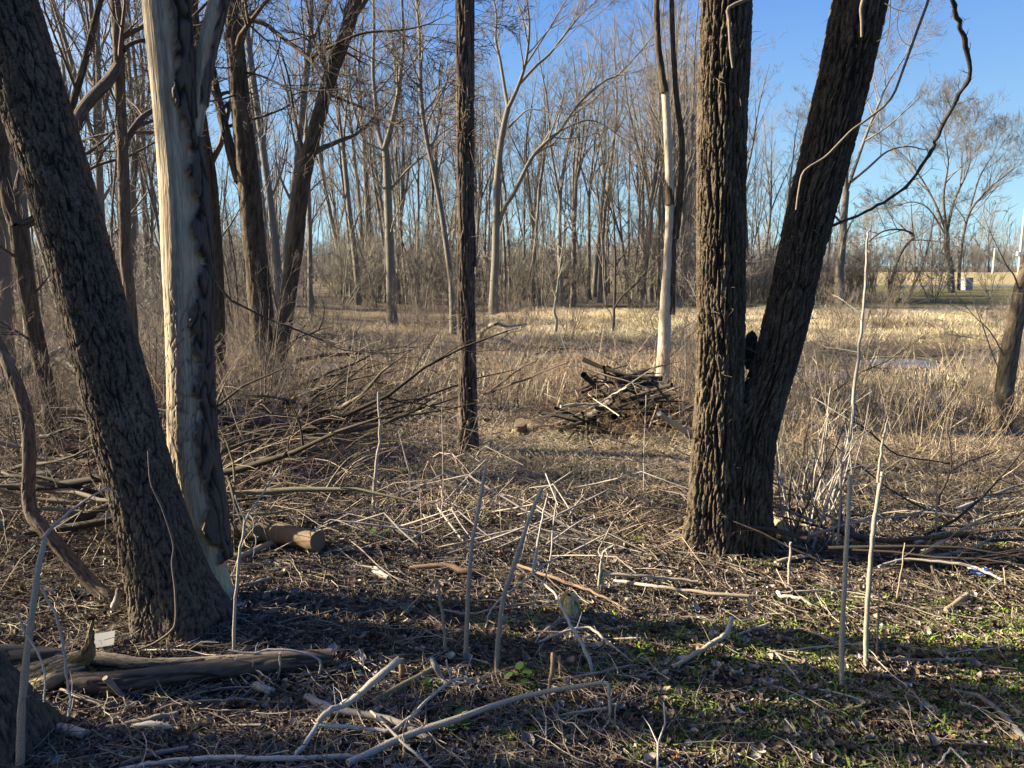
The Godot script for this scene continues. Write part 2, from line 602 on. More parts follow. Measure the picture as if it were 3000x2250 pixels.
# a whole tree of the woods: [trunk and limbs, crown]
func wood_tree(height: float, r0: float, fork: float, limbs: int, lean: float, P: Dictionary, per_limb: int, level: int, spread := 0.32) -> Array:
	var a := Mb.new()
	var b := Mb.new()
	var p := PackedVector3Array()
	var d := (Vector3.UP + Vector3(lean, 0, rng.randf_range(-0.05, 0.05))).normalized()
	var q := Vector3(0, -0.15, 0)
	for k in 7:
		p.append(q)
		d = (d + rv() * 0.06 + Vector3.UP * 0.03).normalized()
		q += d * fork / 6.0
	var r := ramp(p, r0, r0 * 0.72)
	r[0] = r0 * 1.35
	a.tube(p, r, 9, bark_tint(r0, P), bark_tint(r0 * 0.7, P))
	side(b, p, r, 3, 0.45, height * 0.16, 2, P)
	var turn := rng.randf() * TAU
	for l in limbs:
		var an := turn + TAU * l / limbs + rng.randf_range(-0.5, 0.5)
		var e := (d + Vector3(cos(an), 0, sin(an)) * rng.randf_range(spread * 0.5, spread * 1.5)).normalized()
		if l == 0: e = (d + rv() * 0.12).normalized()
		var lp := PackedVector3Array()
		var lq := p[6]
		var ll := (height - fork) * rng.randf_range(0.75, 1.0)
		for k in 8:
			lp.append(lq)
			e = (e + rv() * 0.11 + Vector3.UP * 0.09).normalized()
			lq += e * ll / 7.0
		var lr := ramp(lp, r0 * (0.68 if l == 0 else rng.randf_range(0.4, 0.6)), 0.012)
		a.tube(lp, lr, 7, bark_tint(r0 * 0.6, P), bark_tint(0.015, P))
		side(b, lp, lr, per_limb, 0.12, ll * 0.36, level, P)
	return [a.mesh(), b.mesh()]

func plant(pair: Array, x: float, z: float, s: float, turn: float, called: String, label: String, category: String, group: String, lean := 0.0) -> Node3D:
	var t := thing(called, Vector3(x, gh(x, z), z), label, category, group)
	t.rotation = Vector3(0, turn, lean)
	t.scale = Vector3.ONE * s
	part("trunk" if category == "tree" else "stems", pair[0], M.bark, t)
	part("crown" if category == "tree" else "twigs", pair[1], M.twig, t)
	return t


# ---------- the scene ----------
const BARK_DARK := Color(0.112, 0.086, 0.058)
const BARK_WARM := Color(0.15, 0.115, 0.08)
const BARK_GREY := Color(0.19, 0.17, 0.14)
const TWIG_DARK := Color(0.085, 0.068, 0.055)
const TWIG_GREY := Color(0.175, 0.153, 0.128)
const PALE := Color(0.42, 0.37, 0.30)
const TAN := Color(0.36, 0.28, 0.19)
const STRAW := Color(0.46, 0.36, 0.21)

func _ready() -> void:
	rng.seed = 20240217
	nz.seed = 11
	nz.noise_type = FastNoiseLite.TYPE_SIMPLEX_SMOOTH
	nz.frequency = 1.0
	nz.fractal_octaves = 3
	nb.seed = 8
	nb.noise_type = FastNoiseLite.TYPE_SIMPLEX_SMOOTH
	nb.frequency = 1.0
	nb.fractal_type = FastNoiseLite.FRACTAL_NONE
	cells.seed = 5
	cells.noise_type = FastNoiseLite.TYPE_CELLULAR
	cells.frequency = 1.0
	cells.fractal_type = FastNoiseLite.FRACTAL_NONE
	cells.cellular_return_type = FastNoiseLite.RETURN_DISTANCE2_SUB
	cells.cellular_distance_function = FastNoiseLite.DISTANCE_EUCLIDEAN

	var cam := Camera3D.new()
	cam.name = "camera"
	cam.position = EYE
	cam.basis = look
	cam.fov = rad_to_deg(2.0 * atan(1125.0 / F))
	cam.near = 0.05
	cam.far = 2500.0
	add_child(cam)

	var sky := ProceduralSkyMaterial.new()
	sky.sky_top_color = Color(0.0080, 0.0425, 0.166).linear_to_srgb()
	sky.sky_horizon_color = Color(0.134, 0.218, 0.234).linear_to_srgb()
	sky.sky_curve = 0.15
	sky.ground_bottom_color = Color(0.05, 0.045, 0.035).linear_to_srgb()
	sky.ground_horizon_color = Color(0.16, 0.14, 0.11).linear_to_srgb()
	sky.sun_angle_max = 90.0
	sky.sun_curve = 0.31
	var env := Environment.new()
	env.background_mode = Environment.BG_SKY
	env.sky = Sky.new()
	env.sky.sky_material = sky
	env.tonemap_mode = Environment.TONE_MAPPER_LINEAR
	env.tonemap_exposure = 4.8
	env.sdfgi_enabled = true
	env.ssao_enabled = true
	env.ssil_enabled = true
	var we := WorldEnvironment.new()
	we.name = "world_environment"
	we.environment = env
	add_child(we)

	var sun := DirectionalLight3D.new()
	sun.name = "sun"
	var el := deg_to_rad(25.0)
	var az := deg_to_rad(10.0)   # from the left and a little from beyond
	sun.basis = Basis.looking_at(Vector3(cos(az) * cos(el), -sin(el), sin(az) * cos(el)))
	sun.light_energy = 1.6
	sun.light_color = Color(1.0, 0.945, 0.84)
	sun.light_angular_distance = 0.5
	sun.shadow_enabled = true
	add_child(sun)

	materials()
	terrain()
	near_trees()
	middle_trees()
	woods()
	undergrowth()
	foreground()
	litter()
	tell_apart()


func vertex_mat(rough: float, bump: NoiseTexture2D = null, scale := 8.0, height := 0.4) -> StandardMaterial3D:
	var m := StandardMaterial3D.new()
	m.vertex_color_use_as_albedo = true
	m.roughness = rough
	m.metallic_specular = 0.25
	if bump:
		m.uv1_triplanar = true
		m.uv1_scale = Vector3(scale, scale, scale)
		m.heightmap_enabled = true
		m.heightmap_texture = bump
		m.heightmap_scale = height
	return m

func noise_tex(freq: float, oct: int, size := 512, ramp_lo := -1.0) -> NoiseTexture2D:
	var n := FastNoiseLite.new()
	n.seed = 3
	n.noise_type = FastNoiseLite.TYPE_SIMPLEX_SMOOTH
	n.frequency = freq
	n.fractal_octaves = oct
	var t := NoiseTexture2D.new()
	t.width = size
	t.height = size
	t.seamless = true
	t.noise = n
	if ramp_lo >= 0.0:
		var g := Gradient.new()
		g.set_color(0, Color(ramp_lo, ramp_lo, ramp_lo).linear_to_srgb())
		g.set_color(1, Color.WHITE)
		g.set_offset(0, 0.2)
		g.set_offset(1, 0.8)
		t.color_ramp = g
	return t

func materials() -> void:
	var fine := noise_tex(0.03, 5)
	M.bark = vertex_mat(0.95, fine, 6.0, 0.5)
	M.bark.albedo_texture = noise_tex(0.02, 4, 512, 0.55)
	M.dead = vertex_mat(0.85, noise_tex(0.02, 5), 1.0, 0.35)
	M.dead.uv1_scale = Vector3(9.0, 0.9, 9.0)
	M.dead.albedo_texture = noise_tex(0.02, 4, 512, 0.6)
	M.wood = vertex_mat(0.8, fine, 14.0, 0.12)
	M.wood.albedo_texture = noise_tex(0.05, 4, 256, 0.5)
	M.twig = vertex_mat(0.85)
	M.plain = vertex_mat(0.9)
	M.grass = vertex_mat(0.75)
	M.grass.backlight_enabled = true
	M.grass.backlight = Color(0.35, 0.35, 0.35)
	M.leaf = vertex_mat(0.75)
	M.leaf.backlight_enabled = true
	M.leaf.backlight = Color(0.2, 0.2, 0.2)
	M.ground = vertex_mat(0.95, noise_tex(0.06, 5), 1.4, 2.5)
	M.ground.uv1_world_triplanar = true
	M.ground.albedo_texture = noise_tex(0.09, 5, 1024, 0.35)
	M.water = StandardMaterial3D.new()
	M.water.albedo_color = Color(0.10, 0.115, 0.13).linear_to_srgb()
	M.water.roughness = 0.38
	M.water.normal_enabled = false
	for k in [["leaf_pale", Color(0.29, 0.25, 0.20)], ["leaf_grey", Color(0.19, 0.165, 0.135)], ["leaf_rust", Color(0.22, 0.11, 0.05)], ["stick_pale", Color(0.38, 0.33, 0.26)], ["stick_dark", Color(0.12, 0.095, 0.075)]]:
		var m := StandardMaterial3D.new()
		m.albedo_color = (k[1] as Color).linear_to_srgb()
		m.roughness = 0.8
		M[k[0]] = m
	M.paint = StandardMaterial3D.new()
	M.paint.albedo_color = Color(0.62, 0.6, 0.54).linear_to_srgb()
	M.paint.roughness = 0.6


func ground_color(x: float, z: float) -> Color:
	var d := -z
	var a := nz.get_noise_2d(x * 0.8, z * 0.8)
	var b := nz.get_noise_2d(x * 0.17 + 30.0, z * 0.17)
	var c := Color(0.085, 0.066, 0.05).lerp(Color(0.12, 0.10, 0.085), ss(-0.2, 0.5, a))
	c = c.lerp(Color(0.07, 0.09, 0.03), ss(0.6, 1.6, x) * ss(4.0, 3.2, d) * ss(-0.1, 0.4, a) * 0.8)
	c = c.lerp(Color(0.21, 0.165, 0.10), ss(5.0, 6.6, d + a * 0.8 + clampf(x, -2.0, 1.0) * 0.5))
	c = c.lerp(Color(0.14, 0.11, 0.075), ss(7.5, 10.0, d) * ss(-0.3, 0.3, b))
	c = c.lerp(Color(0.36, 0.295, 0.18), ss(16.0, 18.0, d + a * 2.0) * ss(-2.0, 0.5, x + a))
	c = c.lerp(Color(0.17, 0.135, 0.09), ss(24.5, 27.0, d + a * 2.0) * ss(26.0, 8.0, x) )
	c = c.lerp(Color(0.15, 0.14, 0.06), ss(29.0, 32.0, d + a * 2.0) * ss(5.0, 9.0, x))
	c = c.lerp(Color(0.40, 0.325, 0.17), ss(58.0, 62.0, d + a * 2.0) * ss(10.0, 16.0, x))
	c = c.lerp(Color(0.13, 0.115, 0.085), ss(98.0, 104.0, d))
	var q := pooled(x, z)
	c = c.lerp(Color(0.09, 0.075, 0.05), ss(1.3, 0.8, q))
	return c

func terrain() -> void:
	var mb := Mb.new()
	var cols := 360
	var radii := PackedFloat32Array([0.0])
	var q := 0.35
	while q < 900.0:
		radii.append(q)
		q *= 1.045 if q < 40.0 else 1.09
	for k in radii.size():
		for s in cols:
			var an := TAU * s / cols
			var x := radii[k] * cos(an)
			var z := radii[k] * sin(an)
			mb.v.append(Vector3(x, gh(x, z), z))
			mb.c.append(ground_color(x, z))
			var e := 0.04 + radii[k] * 0.01
			mb.n.append(Vector3(gh(x - e, z) - gh(x + e, z), 2.0 * e, gh(x, z - e) - gh(x, z + e)).normalized())
	for k in radii.size() - 1:
		for s in cols:
			var a := k * cols + s
			var b := k * cols + (s + 1) % cols
			mb.i.append_array([a, b + cols, b, a, a + cols, b + cols])
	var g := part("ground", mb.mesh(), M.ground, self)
	tag(g, "", "", "", "structure")
	for p in POOLS:
		var w := Mb.new()
		var r: float = p.z * 1.05
		for s in 40:
			var an: float = TAU * s / 40.0
			w.v.append(Vector3(cos(an), 0, sin(an)) * r * (1.0 + 0.15 * sin(an * 3.0 + p.x)))
			w.n.append(Vector3.UP)
			w.c.append(Color.WHITE)
		w.v.append(Vector3.ZERO)
		w.n.append(Vector3.UP)
		w.c.append(Color.WHITE)
		for s in 40: w.i.append_array([40, s, (s + 1) % 40])
		var o := part("water", w.mesh(), M.water, self)
		o.position = Vector3(p.x, -0.10, p.y)
		tag(o, "", "", "", "structure")
	# the lane along the far field
	var lane := Mb.new()
	for k in 40:
		var x := 12.0 + k * 1.6
		for e in 2:
			var z := -57.0 - e * 2.6 + sin(x * 0.05) * 1.5
			lane.v.append(Vector3(x, gh(x, z) + 0.02, z))
			lane.n.append(Vector3.UP)
			lane.c.append(Color(0.07, 0.073, 0.08))
	for k in 39:
		var a := k * 2
		lane.i.append_array([a, a + 1, a + 3, a, a + 3, a + 2])
	tag(part("path", lane.mesh(), M.plain, self), "", "", "", "structure")


func near_trees() -> void:
	var PB := params(BARK_DARK, TWIG_DARK, [0, 3, 4, 4], 0.9, 0.04, 0.2, 0.003)
	# the twin-stemmed tree right of the middle
	var base := on_ground(2130, 1640)
	var D := -base.z
	var t := thing("twin_trunk_tree", base, "big dark tree splitting low into two thick furrowed trunks, right of centre", "tree")
	var lx := [2078, 1652, 2083, 1600, 2092, 1496, 2100, 1315, 2108, 1112, 2112, 750, 2116, 362, 2128, 0, 2136, -400, 2130, -900]
	var lw := [240.0, 196.0, 168.0, 150.0, 136.0, 135.0, 136.0, 136.0, 132.0, 118.0]
	var rx := [2180, 1652, 2178, 1600, 2178, 1500, 2188, 1380, 2208, 1250, 2255, 1112, 2306, 931, 2345, 750, 2418, 452, 2473, 226, 2520, 0, 2610, -400, 2720, -800]
	var rw := [215.0, 190.0, 165.0, 150.0, 140.0, 124.0, 124.0, 124.0, 136.0, 138.0, 140.0, 130.0, 112.0]
	var tops := []
	for s in 2:
		var xs: Array = lx if s == 0 else rx
		var ws: Array = lw if s == 0 else rw
		var p := PackedVector3Array()
		var r := PackedFloat32Array()
		for k in ws.size():
			p.append(at_depth(xs[k * 2], xs[k * 2 + 1], D + 0.2) - base)
			r.append(ws[k] * 0.5 / F * (D + 0.2))
		p[0].y = -0.12
		var mb := Mb.new()
		barky(mb, p, r, 190, 0.013, 0, BARK_DARK if s == 0 else BARK_DARK * 0.85, Color(0.018, 0.014, 0.011), 0.030, 0.26, 4.0 + s * 9.0)
		part("trunk", mb.mesh(), M.bark, t)
		tops.append([p, r])
	var cr := Mb.new()
	for s in 2:
		var p: PackedVector3Array = tops[s][0]
		var r: PackedFloat32Array = tops[s][1]
		var up := onward(p, 5.0, 0.6)
		for k in 3: r.append(r[r.size() - 1] * 0.72)
		var top := up.slice(up.size() - 4)
		cr.tube(top, r.slice(r.size() - 4), 10, BARK_DARK)
		side(cr, top, r.slice(r.size() - 4), 6, 0.1, 3.0, 3, PB)
	part("branches", cr.mesh(), M.twig, t)
	# the dead stub wedged in the fork, the bare vine across the right trunk, the hanging limb
	var stub := Mb.new()
	var sp := shifted(PackedVector3Array([at_depth(2192, 1082, D + 0.26), at_depth(2195, 1055, D + 0.27), at_depth(2199, 1020, D + 0.27), at_depth(2201, 992, D + 0.27), at_depth(2203, 976, D + 0.27), at_depth(2204, 968, D + 0.27)]), base)
	barky(stub, sp, PackedFloat32Array([0.012, 0.03, 0.037, 0.034, 0.022, 0.004]), 30, 0.012, 1, Color(0.05, 0.04, 0.03), Color(0.02, 0.016, 0.012), 0.006)
	part("dead_stub", stub.mesh(), M.bark, t)
	var vine := Mb.new()
	var vp := shifted(survey(2, [735, 1360, 755, 1215, 790, 1105, 920, 1020, 1020, 920, 1100, 840, 1200, 770, 1350, 640, 1430, 450, 1520, 200, 1600, -20, 1640, -200], D - 0.14, D - 0.02), base)
	vine.tube(smooth(vp, 3), ramp(smooth(vp, 3), 0.0045, 0.0075), 5, Color(0.30, 0.24, 0.17), Color(0.12, 0.1, 0.08))
	part("vine", vine.mesh(), M.wood, t)
	var limb := Mb.new()
	var hp := smooth(shifted(survey(2, [900, 1490, 960, 1465, 1150, 1390, 1300, 1310, 1450, 1210, 1580, 1040, 1640, 920, 1720, 740, 1790, 610, 1865, 490, 1840, 300, 1790, 150, 1745, 0, 1700, -200], D + 0.2, D - 0.5), base), 4)
	var hr := ramp(hp, 0.0075, 0.0115)
	for k in hr.size():
		hr[k] *= rng.randf_range(0.8, 1.2)
		hp[k] += rv() * 0.006
	limb.tube(hp, hr, 7, Color(0.06, 0.048, 0.04))
	side(limb, hp, hr, 22, 0.2, 0.13, 1, params(TWIG_DARK, TWIG_DARK, [0, 2], 1.0, 0.0, 0.3, 0.0016))
	part("hanging_limb", limb.mesh(), M.wood, t)
	for l in [[[1345, 0, 1340, 150, 1325, 240, 1310, 290], 9.0], [[1310, 20, 1380, 60, 1450, 75], 7.0], [[1400, 60, 1390, 180, 1430, 270, 1480, 300], 6.0], [[1260, 270, 1320, 235, 1335, 235], 6.0]]:
		var w := Mb.new()
		var p := smooth(shifted(survey(2, l[0], D - 0.1, D - 0.15), base), 3)
		w.tube(p, ramp(p, l[1] * K * 0.5 / F * D, 0.0014), 4, TWIG_DARK)
		part("twig", w.mesh(), M.twig, t)
	for s in [[[435, -10, 300, 50, 300, 120, 305, 230, 312, 340, 325, 440], 24.0], [[1170, -5, 1155, 60, 1160, 140, 1160, 240], 22.0]]:
		var w := Mb.new()
		var p := smooth(shifted(survey(2, s[0], D - 0.17, D - 0.16), base), 3)
		w.tube(p, ramp(p, s[1] * K * 0.5 / F * D, 0.006), 6, Color(0.27, 0.21, 0.15))
		part("root_vine", w.mesh(), M.wood, t)
	# hairy vine twigs on both trunks
	var hair := Mb.new()
	for k in 150:
		var lf := k % 2 == 0
		var y := rng.randf_range(40, 1560)
		var xs: Array = lx if lf else rx
		var ws: Array = lw if lf else rw
		for j in ws.size() - 1:
			if y <= xs[j * 2 + 1] and y > xs[j * 2 + 3]:
				var f := inverse_lerp(xs[j * 2 + 1], xs[j * 2 + 3], y)
				var a := rng.randf_range(-1, 1)
				var half: float = lerpf(ws[j], ws[j + 1], f) * 0.5
				var at := at_depth(lerpf(xs[j * 2], xs[j * 2 + 2], f) + sin(a * 1.5) * half, y, D + 0.2 - cos(a * 1.5) * half / F * D * 0.97) - base
				var e := Vector3(a, rng.randf_range(-0.6, 1.0), 0.5) + rv() * 0.3
				hair.tube(PackedVector3Array([at, at + e * 0.03, at + e * 0.05 + rv() * 0.02, at + e * rng.randf_range(0.05, 0.1) + rv() * 0.03]), PackedFloat32Array([0.0018, 0.0014, 0.001, 0.0006]), 3, Color(0.2, 0.16, 0.11))
	part("vine_twigs", hair.mesh(), M.twig, t).set_meta("kind", "stuff")

	# the leaning tree on the left
	base = on_ground(535, 1862)
	D = -base.z
	t = thing("leaning_tree", base, "thick dark rough-barked tree leaning to the left in the left foreground", "tree")
	var px := [545, 1872, 535, 1830, 515, 1770, 487, 1681, 437, 1496, 384, 1310, 337, 1125, 285, 935, 235, 750, 163, 500, 87, 262, 6, 0, -150, -420, -330, -900]
	var pw := [345.0, 300.0, 265.0, 232.0, 198.0, 190.0, 184.0, 176.0, 170.0, 172.0, 173.0, 172.0, 160.0, 140.0]
	var pp := PackedVector3Array()
	var pr := PackedFloat32Array()
	for k in pw.size():
		pp.append(at_depth(px[k * 2], px[k * 2 + 1], D + 0.1) - base)
		pr.append(pw[k] * 0.5 / F * (D + 0.1))
	pp[0].y = -0.1
	var mb2 := Mb.new()
	barky(mb2, pp, pr, 230, 0.009, 1, Color(0.115, 0.088, 0.063), Color(0.013, 0.012, 0.010), 0.017, 0.20, 2.0)
	part("trunk", mb2.mesh(), M.bark, t)
	var c2 := Mb.new()
	pr.append_array([pr[13] * 0.8, pr[13] * 0.6, pr[13] * 0.4])
	var up2 := onward(pp, 5.0, 1.2)
	c2.tube(up2.slice(13), pr.slice(13), 10, BARK_DARK)
	side(c2, up2.slice(13), pr.slice(13), 7, 0.1, 3.2, 3, PB)
	part("branches", c2.mesh(), M.twig, t)
	vine = Mb.new()
	vp = smooth(shifted(survey(6, [960, -400, 975, -200, 1020, -90, 1060, 0, 1125, 210, 1115, 330, 1135, 500, 1140, 690, 1110, 770, 1000, 850, 900, 890], D - 0.17, D - 0.26), base), 4)
	vine.tube(vp, ramp(vp, 0.0035, 0.0055), 5, Color(0.17, 0.13, 0.095))
	part("vine", vine.mesh(), M.wood, t)

	# the bare dead trunk beside it
	base = on_ground(640, 1770)
	var E := -base.z
	t = thing("dead_tree", base, "pale dead tree stripped of bark, with a forked top, behind the leaning tree", "tree")
	px = [645, 1790, 622, 1700, 602, 1630, 582, 1496, 556, 1330, 548, 1125, 543, 940, 538, 750, 528, 565, 508, 375, 490, 180, 473, 0, 460, -300, 450, -560]
	pw = [130.0, 124.0, 130.0, 140.0, 138.0, 128.0, 132.0, 136.0, 128.0, 116.0, 118.0, 119.0, 112.0, 90.0]
	pp = PackedVector3Array()
	pr = PackedFloat32Array()
	for k in pw.size():
		pp.append(at_depth(px[k * 2], px[k * 2 + 1], E + 0.08) - base)
		pr.append(pw[k] * 0.5 / F * (E + 0.08))
	mb2 = Mb.new()
	barky(mb2, pp, pr, 150, 0.011, 2, Color(0.10, 0.082, 0.066), Color(0.022, 0.018, 0.015), 0.018, 0.0, 6.0)
	part("trunk", mb2.mesh(), M.dead, t)
	pp = shifted(survey(0, [1270, 1050, 1262, 900, 1280, 720, 1300, 560, 1330, 350, 1375, 160, 1420, -20, 1500, -400, 1560, -700], E + 0.08, E + 0.2), base)
	mb2 = Mb.new()
	barky(mb2, pp, PackedFloat32Array([0.012, 0.03, 0.037, 0.04, 0.042, 0.043, 0.043, 0.036, 0.02]), 70, 0.014, 2, Color(0.13, 0.11, 0.09), Color(0.03, 0.025, 0.02), 0.004, 0.0, 14.0)
	part("fork", mb2.mesh(), M.dead, t)

	# the straight dark tree in the middle
	base = on_ground(1373, 1338)
	D = -base.z
	t = thing("straight_tree", base, "single straight dark slender tree in the middle of the clearing", "tree")
	pp = PackedVector3Array()
	pr = PackedFloat32Array()
	px = [1373, 1345, 1372, 1300, 1370, 1125, 1366, 900, 1364, 700, 1363, 400, 1362, 0, 1360, -400, 1356, -800]
	pw = [82.0, 62.0, 53.0, 51.0, 50.0, 51.0, 51.0, 47.0, 40.0]
	for k in pw.size():
		pp.append(at_depth(px[k * 2], px[k * 2 + 1], D) - base)
		pr.append(pw[k] * 0.5 / F * D)
	pp[0].y = -0.1
	mb2 = Mb.new()
	barky(mb2, pp, pr, 70, 0.02, 3, Color(0.13, 0.10, 0.075), Color(0.025, 0.02, 0.016), 0.016, 0.08, 8.0)
	part("trunk", mb2.mesh(), M.bark, t)
	c2 = Mb.new()
	pr.append_array([pr[8] * 0.8, pr[8] * 0.55, pr[8] * 0.3])
	up2 = onward(pp, 4.0)
	c2.tube(up2.slice(8), pr.slice(8), 8, BARK_DARK)
	side(c2, up2.slice(8), pr.slice(8), 8, 0.05, 2.6, 3, PB)
	part("branches", c2.mesh(), M.twig, t)
	hair = Mb.new()
	for k in 260:
		var y := rng.randf_range(0, 1200) if k < 180 else rng.randf_range(250, 420)
		var a := rng.randf_range(0, TAU)
		var at := at_depth(1364, y, D) - base + Vector3(sin(a), 0, cos(a)) * 0.076
		var e := Vector3(sin(a), rng.randf_range(-0.7, 0.5), cos(a)) + rv() * 0.4
		var ln := rng.randf_range(0.06, 0.22)
		hair.tube(PackedVector3Array([at, at + e * ln * 0.4, at + e * ln * 0.7 + rv() * 0.02, at + e * ln + rv() * 0.03 - Vector3.UP * 0.03]), PackedFloat32Array([0.0028, 0.002, 0.0014, 0.0008]), 3, Color(0.16, 0.125, 0.09))
	part("vine_twigs", hair.mesh(), M.twig, t).set_meta("kind", "stuff")
	vine = Mb.new()
	vp = smooth(shifted(survey(1, [868, 1730, 862, 1500, 845, 1200, 850, 900, 840, 700, 852, 400, 858, 100, 850, -100], D - 0.02, D - 0.02), base), 3)
	vine.tube(vp, ramp(vp, 0.012, 0.008), 5, Color(0.09, 0.07, 0.055))
	part("vine", vine.mesh(), M.wood, t)

	# the trunk at the bottom left corner
	base = on_ground(-70, 2190)
	t = thing("corner_tree", base, "dark trunk cut off by the bottom left corner of the view", "tree")
	pp = PackedVector3Array([Vector3(0.06, -0.1, 0), Vector3(0.02, 0.1, 0), Vector3(-0.1, 0.4, 0), Vector3(-0.3, 1.0, 0.02), Vector3(-0.62, 2.2, 0.05), Vector3(-0.9, 4.0, 0.1), Vector3(-1.1, 7.0, 0.1)])
	pr = PackedFloat32Array([0.25, 0.165, 0.125, 0.12, 0.118, 0.11, 0.08])
	mb2 = Mb.new()
	barky(mb2, pp, pr, 150, 0.012, 1, Color(0.12, 0.09, 0.062), Color(0.016, 0.012, 0.01), 0.015, 0.16, 12.0)
	part("trunk", mb2.mesh(), M.bark, t)
	c2 = Mb.new()
	side(c2, pp.slice(4), pr.slice(4), 9, 0.1, 2.8, 3, PB)
	part("branches", c2.mesh(), M.twig, t)


func middle_trees() -> void:
	var PD := params(BARK_WARM * 0.8, TWIG_DARK, [0, 4, 5, 5], 0.95, 0.03, 0.22, 0.0032)
	var PG := params(BARK_GREY, TWIG_GREY, [0, 4, 5, 5], 0.85, 0.07, 0.18, 0.0045)
	surveyed_tree("forked_tree", "dark tree forking at mid height at the far left edge, partly behind the leaning trunk", "", 6.2, [
		[3, [340, 1310, 325, 1000, 240, 560, 180, 250, 145, 0, 115, -190], 100.0, 100.0, 0.0, 0.0, 6, 0.7, 2, 0.3],
		[3, [115, -190, 60, -330, 20, -600, 10, -900, -60, -1400, -150, -1900], 85.0, 60.0, 0.3, 2.5, 9, 1.3, 3],
		[3, [115, -190, 240, -250, 330, -420, 420, -800, 560, -1300], 60.0, 40.0, 0.5, 2.0, 9, 1.2, 3],
		[3, [115, -190, 100, -400, 130, -560, 160, -640], 40.0, 12.0, 0.6, 0.5, 4, 0.8, 2]], PD, 0, 0.012)
	surveyed_tree("slim_tree", "slim upright brown tree between the leaning trunk and the pale dead trunk", "", 5.6, [
		[3, [870, 900, 855, 450, 835, 200, 815, 0, 800, -560, 780, -960, 770, -1310, 745, -1660], 74.0, 62.0, 0.0, 3.0, 8, 1.2, 3, 0.55],
		[0, [765, 430, 735, 480, 690, 540, 600, 630, 530, 720, 480, 820, 470, 880], 62.0, 74.0, -0.5, 0.0, 4, 0.6, 2],
		[0, [800, 330, 830, 295, 880, 272, 945, 258, 1100, 250, 1300, 60], 30.0, 18.0, 0.3, 0.8, 6, 0.8, 2],
		[0, [790, 1050, 820, 910, 890, 800, 930, 755, 975, 725, 1080, 660], 48.0, 28.0, 0.3, 0.6, 6, 0.7, 2]],
		params(Color(0.155, 0.115, 0.08), TWIG_DARK, [0, 4, 5, 5], 0.95, 0.03, 0.22, 0.003), 1, 0.005)
	surveyed_tree("shaded_tree", "dark trunk just behind the right edge of the pale dead tree", "", 8.4, [
		[3, [1405, 1000, 1400, 600, 1395, 300, 1385, 0, 1350, -500, 1300, -800, 1235, -1250, 1210, -1660], 125.0, 90.0, 0.0, 3.0, 10, 1.8, 3, 0.4],
		[0, [1330, 520, 1290, 250, 1245, 60, 1200, -100], 60.0, 45.0, 0.4, 3.0, 8, 1.4, 3]], PD, 0, 0.014)
	surveyed_tree("shaggy_tree", "tall dark shaggy tree leaning slightly left, left of centre", "", 8.3, [
		[3, [1775, 1010, 1760, 800, 1705, 500, 1680, 250, 1655, 0, 1605, -560, 1562, -960, 1530, -1300, 1508, -1660], 190.0, 96.0, 0.0, 3.5, 8, 1.8, 3, 0.6],
		[0, [1555, 1180, 1500, 990, 1440, 760, 1400, 580, 1370, 430, 1290, 200], 66.0, 40.0, 0.6, 3.0, 8, 1.2, 3],
		[0, [1530, 90, 1570, 108, 1700, 150, 1790, 210, 1870, 275, 2000, 380, 2040, 430, 2100, 560], 36.0, 10.0, -0.8, 0.3, 10, 1.1, 3],
		[0, [1600, 470, 1700, 495, 1850, 560, 2000, 590, 2180, 580, 2400, 595], 16.0, 6.0, -0.6, 0.3, 10, 0.8, 2],
		[0, [1560, 600, 1450, 640, 1340, 660, 1200, 690, 1080, 720], 14.0, 6.0, -1.0, 0.3, 9, 0.9, 2],
		[0, [1590, 420, 1480, 440, 1350, 430, 1220, 400], 12.0, 5.0, -0.8, 0.3, 8, 0.8, 2]], PD, 3, 0.016)
	surveyed_tree("slanting_tree", "dark tree slanting up to the right from beside the shaggy tree", "", 8.2, [
		[3, [1810, 1010, 1805, 800, 1815, 600, 1850, 400, 1890, 100, 1910, 0, 1960, -460, 2040, -810, 2140, -1160, 2230, -1410, 2300, -1660], 110.0, 80.0, 0.0, 3.0, 8, 1.8, 3, 0.5],
		[0, [2010, 385, 2080, 330, 2150, 300, 2350, 215, 2600, 195, 2760, 160], 26.0, 9.0, -0.5, 0.4, 10, 0.9, 3],
		[0, [1975, 1010, 1930, 850, 1890, 640, 1870, 500], 26.0, 12.0, 0.5, 1.0, 6, 0.9, 2],
		[0, [2150, 620, 2330, 690, 2430, 745, 2560, 800, 2640, 765, 2740, 770], 20.0, 7.0, -0.7, 0.3, 10, 0.8, 2]], PD, 0, 0.014)
	# the long drooping branch that crosses behind the pale trunk
	surveyed_tree("fallen_sapling", "long thin dark branch arching down to the right from behind the pale dead trunk", "", 5.0, [
		[3, [1240, 210, 1330, 230, 1500, 290, 1700, 390, 1850, 450, 2000, 510, 2120, 560, 2212, 605, 2400, 625, 2560, 632, 2660, 610], 18.0, 6.0, 0.4, 0.0, 16, 0.45, 2, 0.3],
		[3, [2000, 510, 2060, 480, 2090, 420, 2100, 330, 2080, 270], 14.0, 6.0, 0.1, 0.0, 5, 0.25, 1]], params(TWIG_DARK, TWIG_DARK, [0, 3, 3], 0.9, 0.0, 0.2, 0.002))
	# curved sapling on the far left
	stalk("curved_sapling", "smooth brown sapling bending from the leaning tree's foot up along the left edge", "sapling", [
		[6, [735, 600, 700, 555, 600, 470, 450, 300, 300, 130, 215, 30, 185, -100, 190, -350, 180, -560, 140, -740, 60, -940, 0, -1060, -120, -1300], 78.0, 56.0, 0.5]], Color(0.135, 0.102, 0.07), Color(0.135, 0.102, 0.07), 12)
	# white snag and the dark stem beside it
	var sb := on_ground(1938, 1150)
	var E := -sb.z
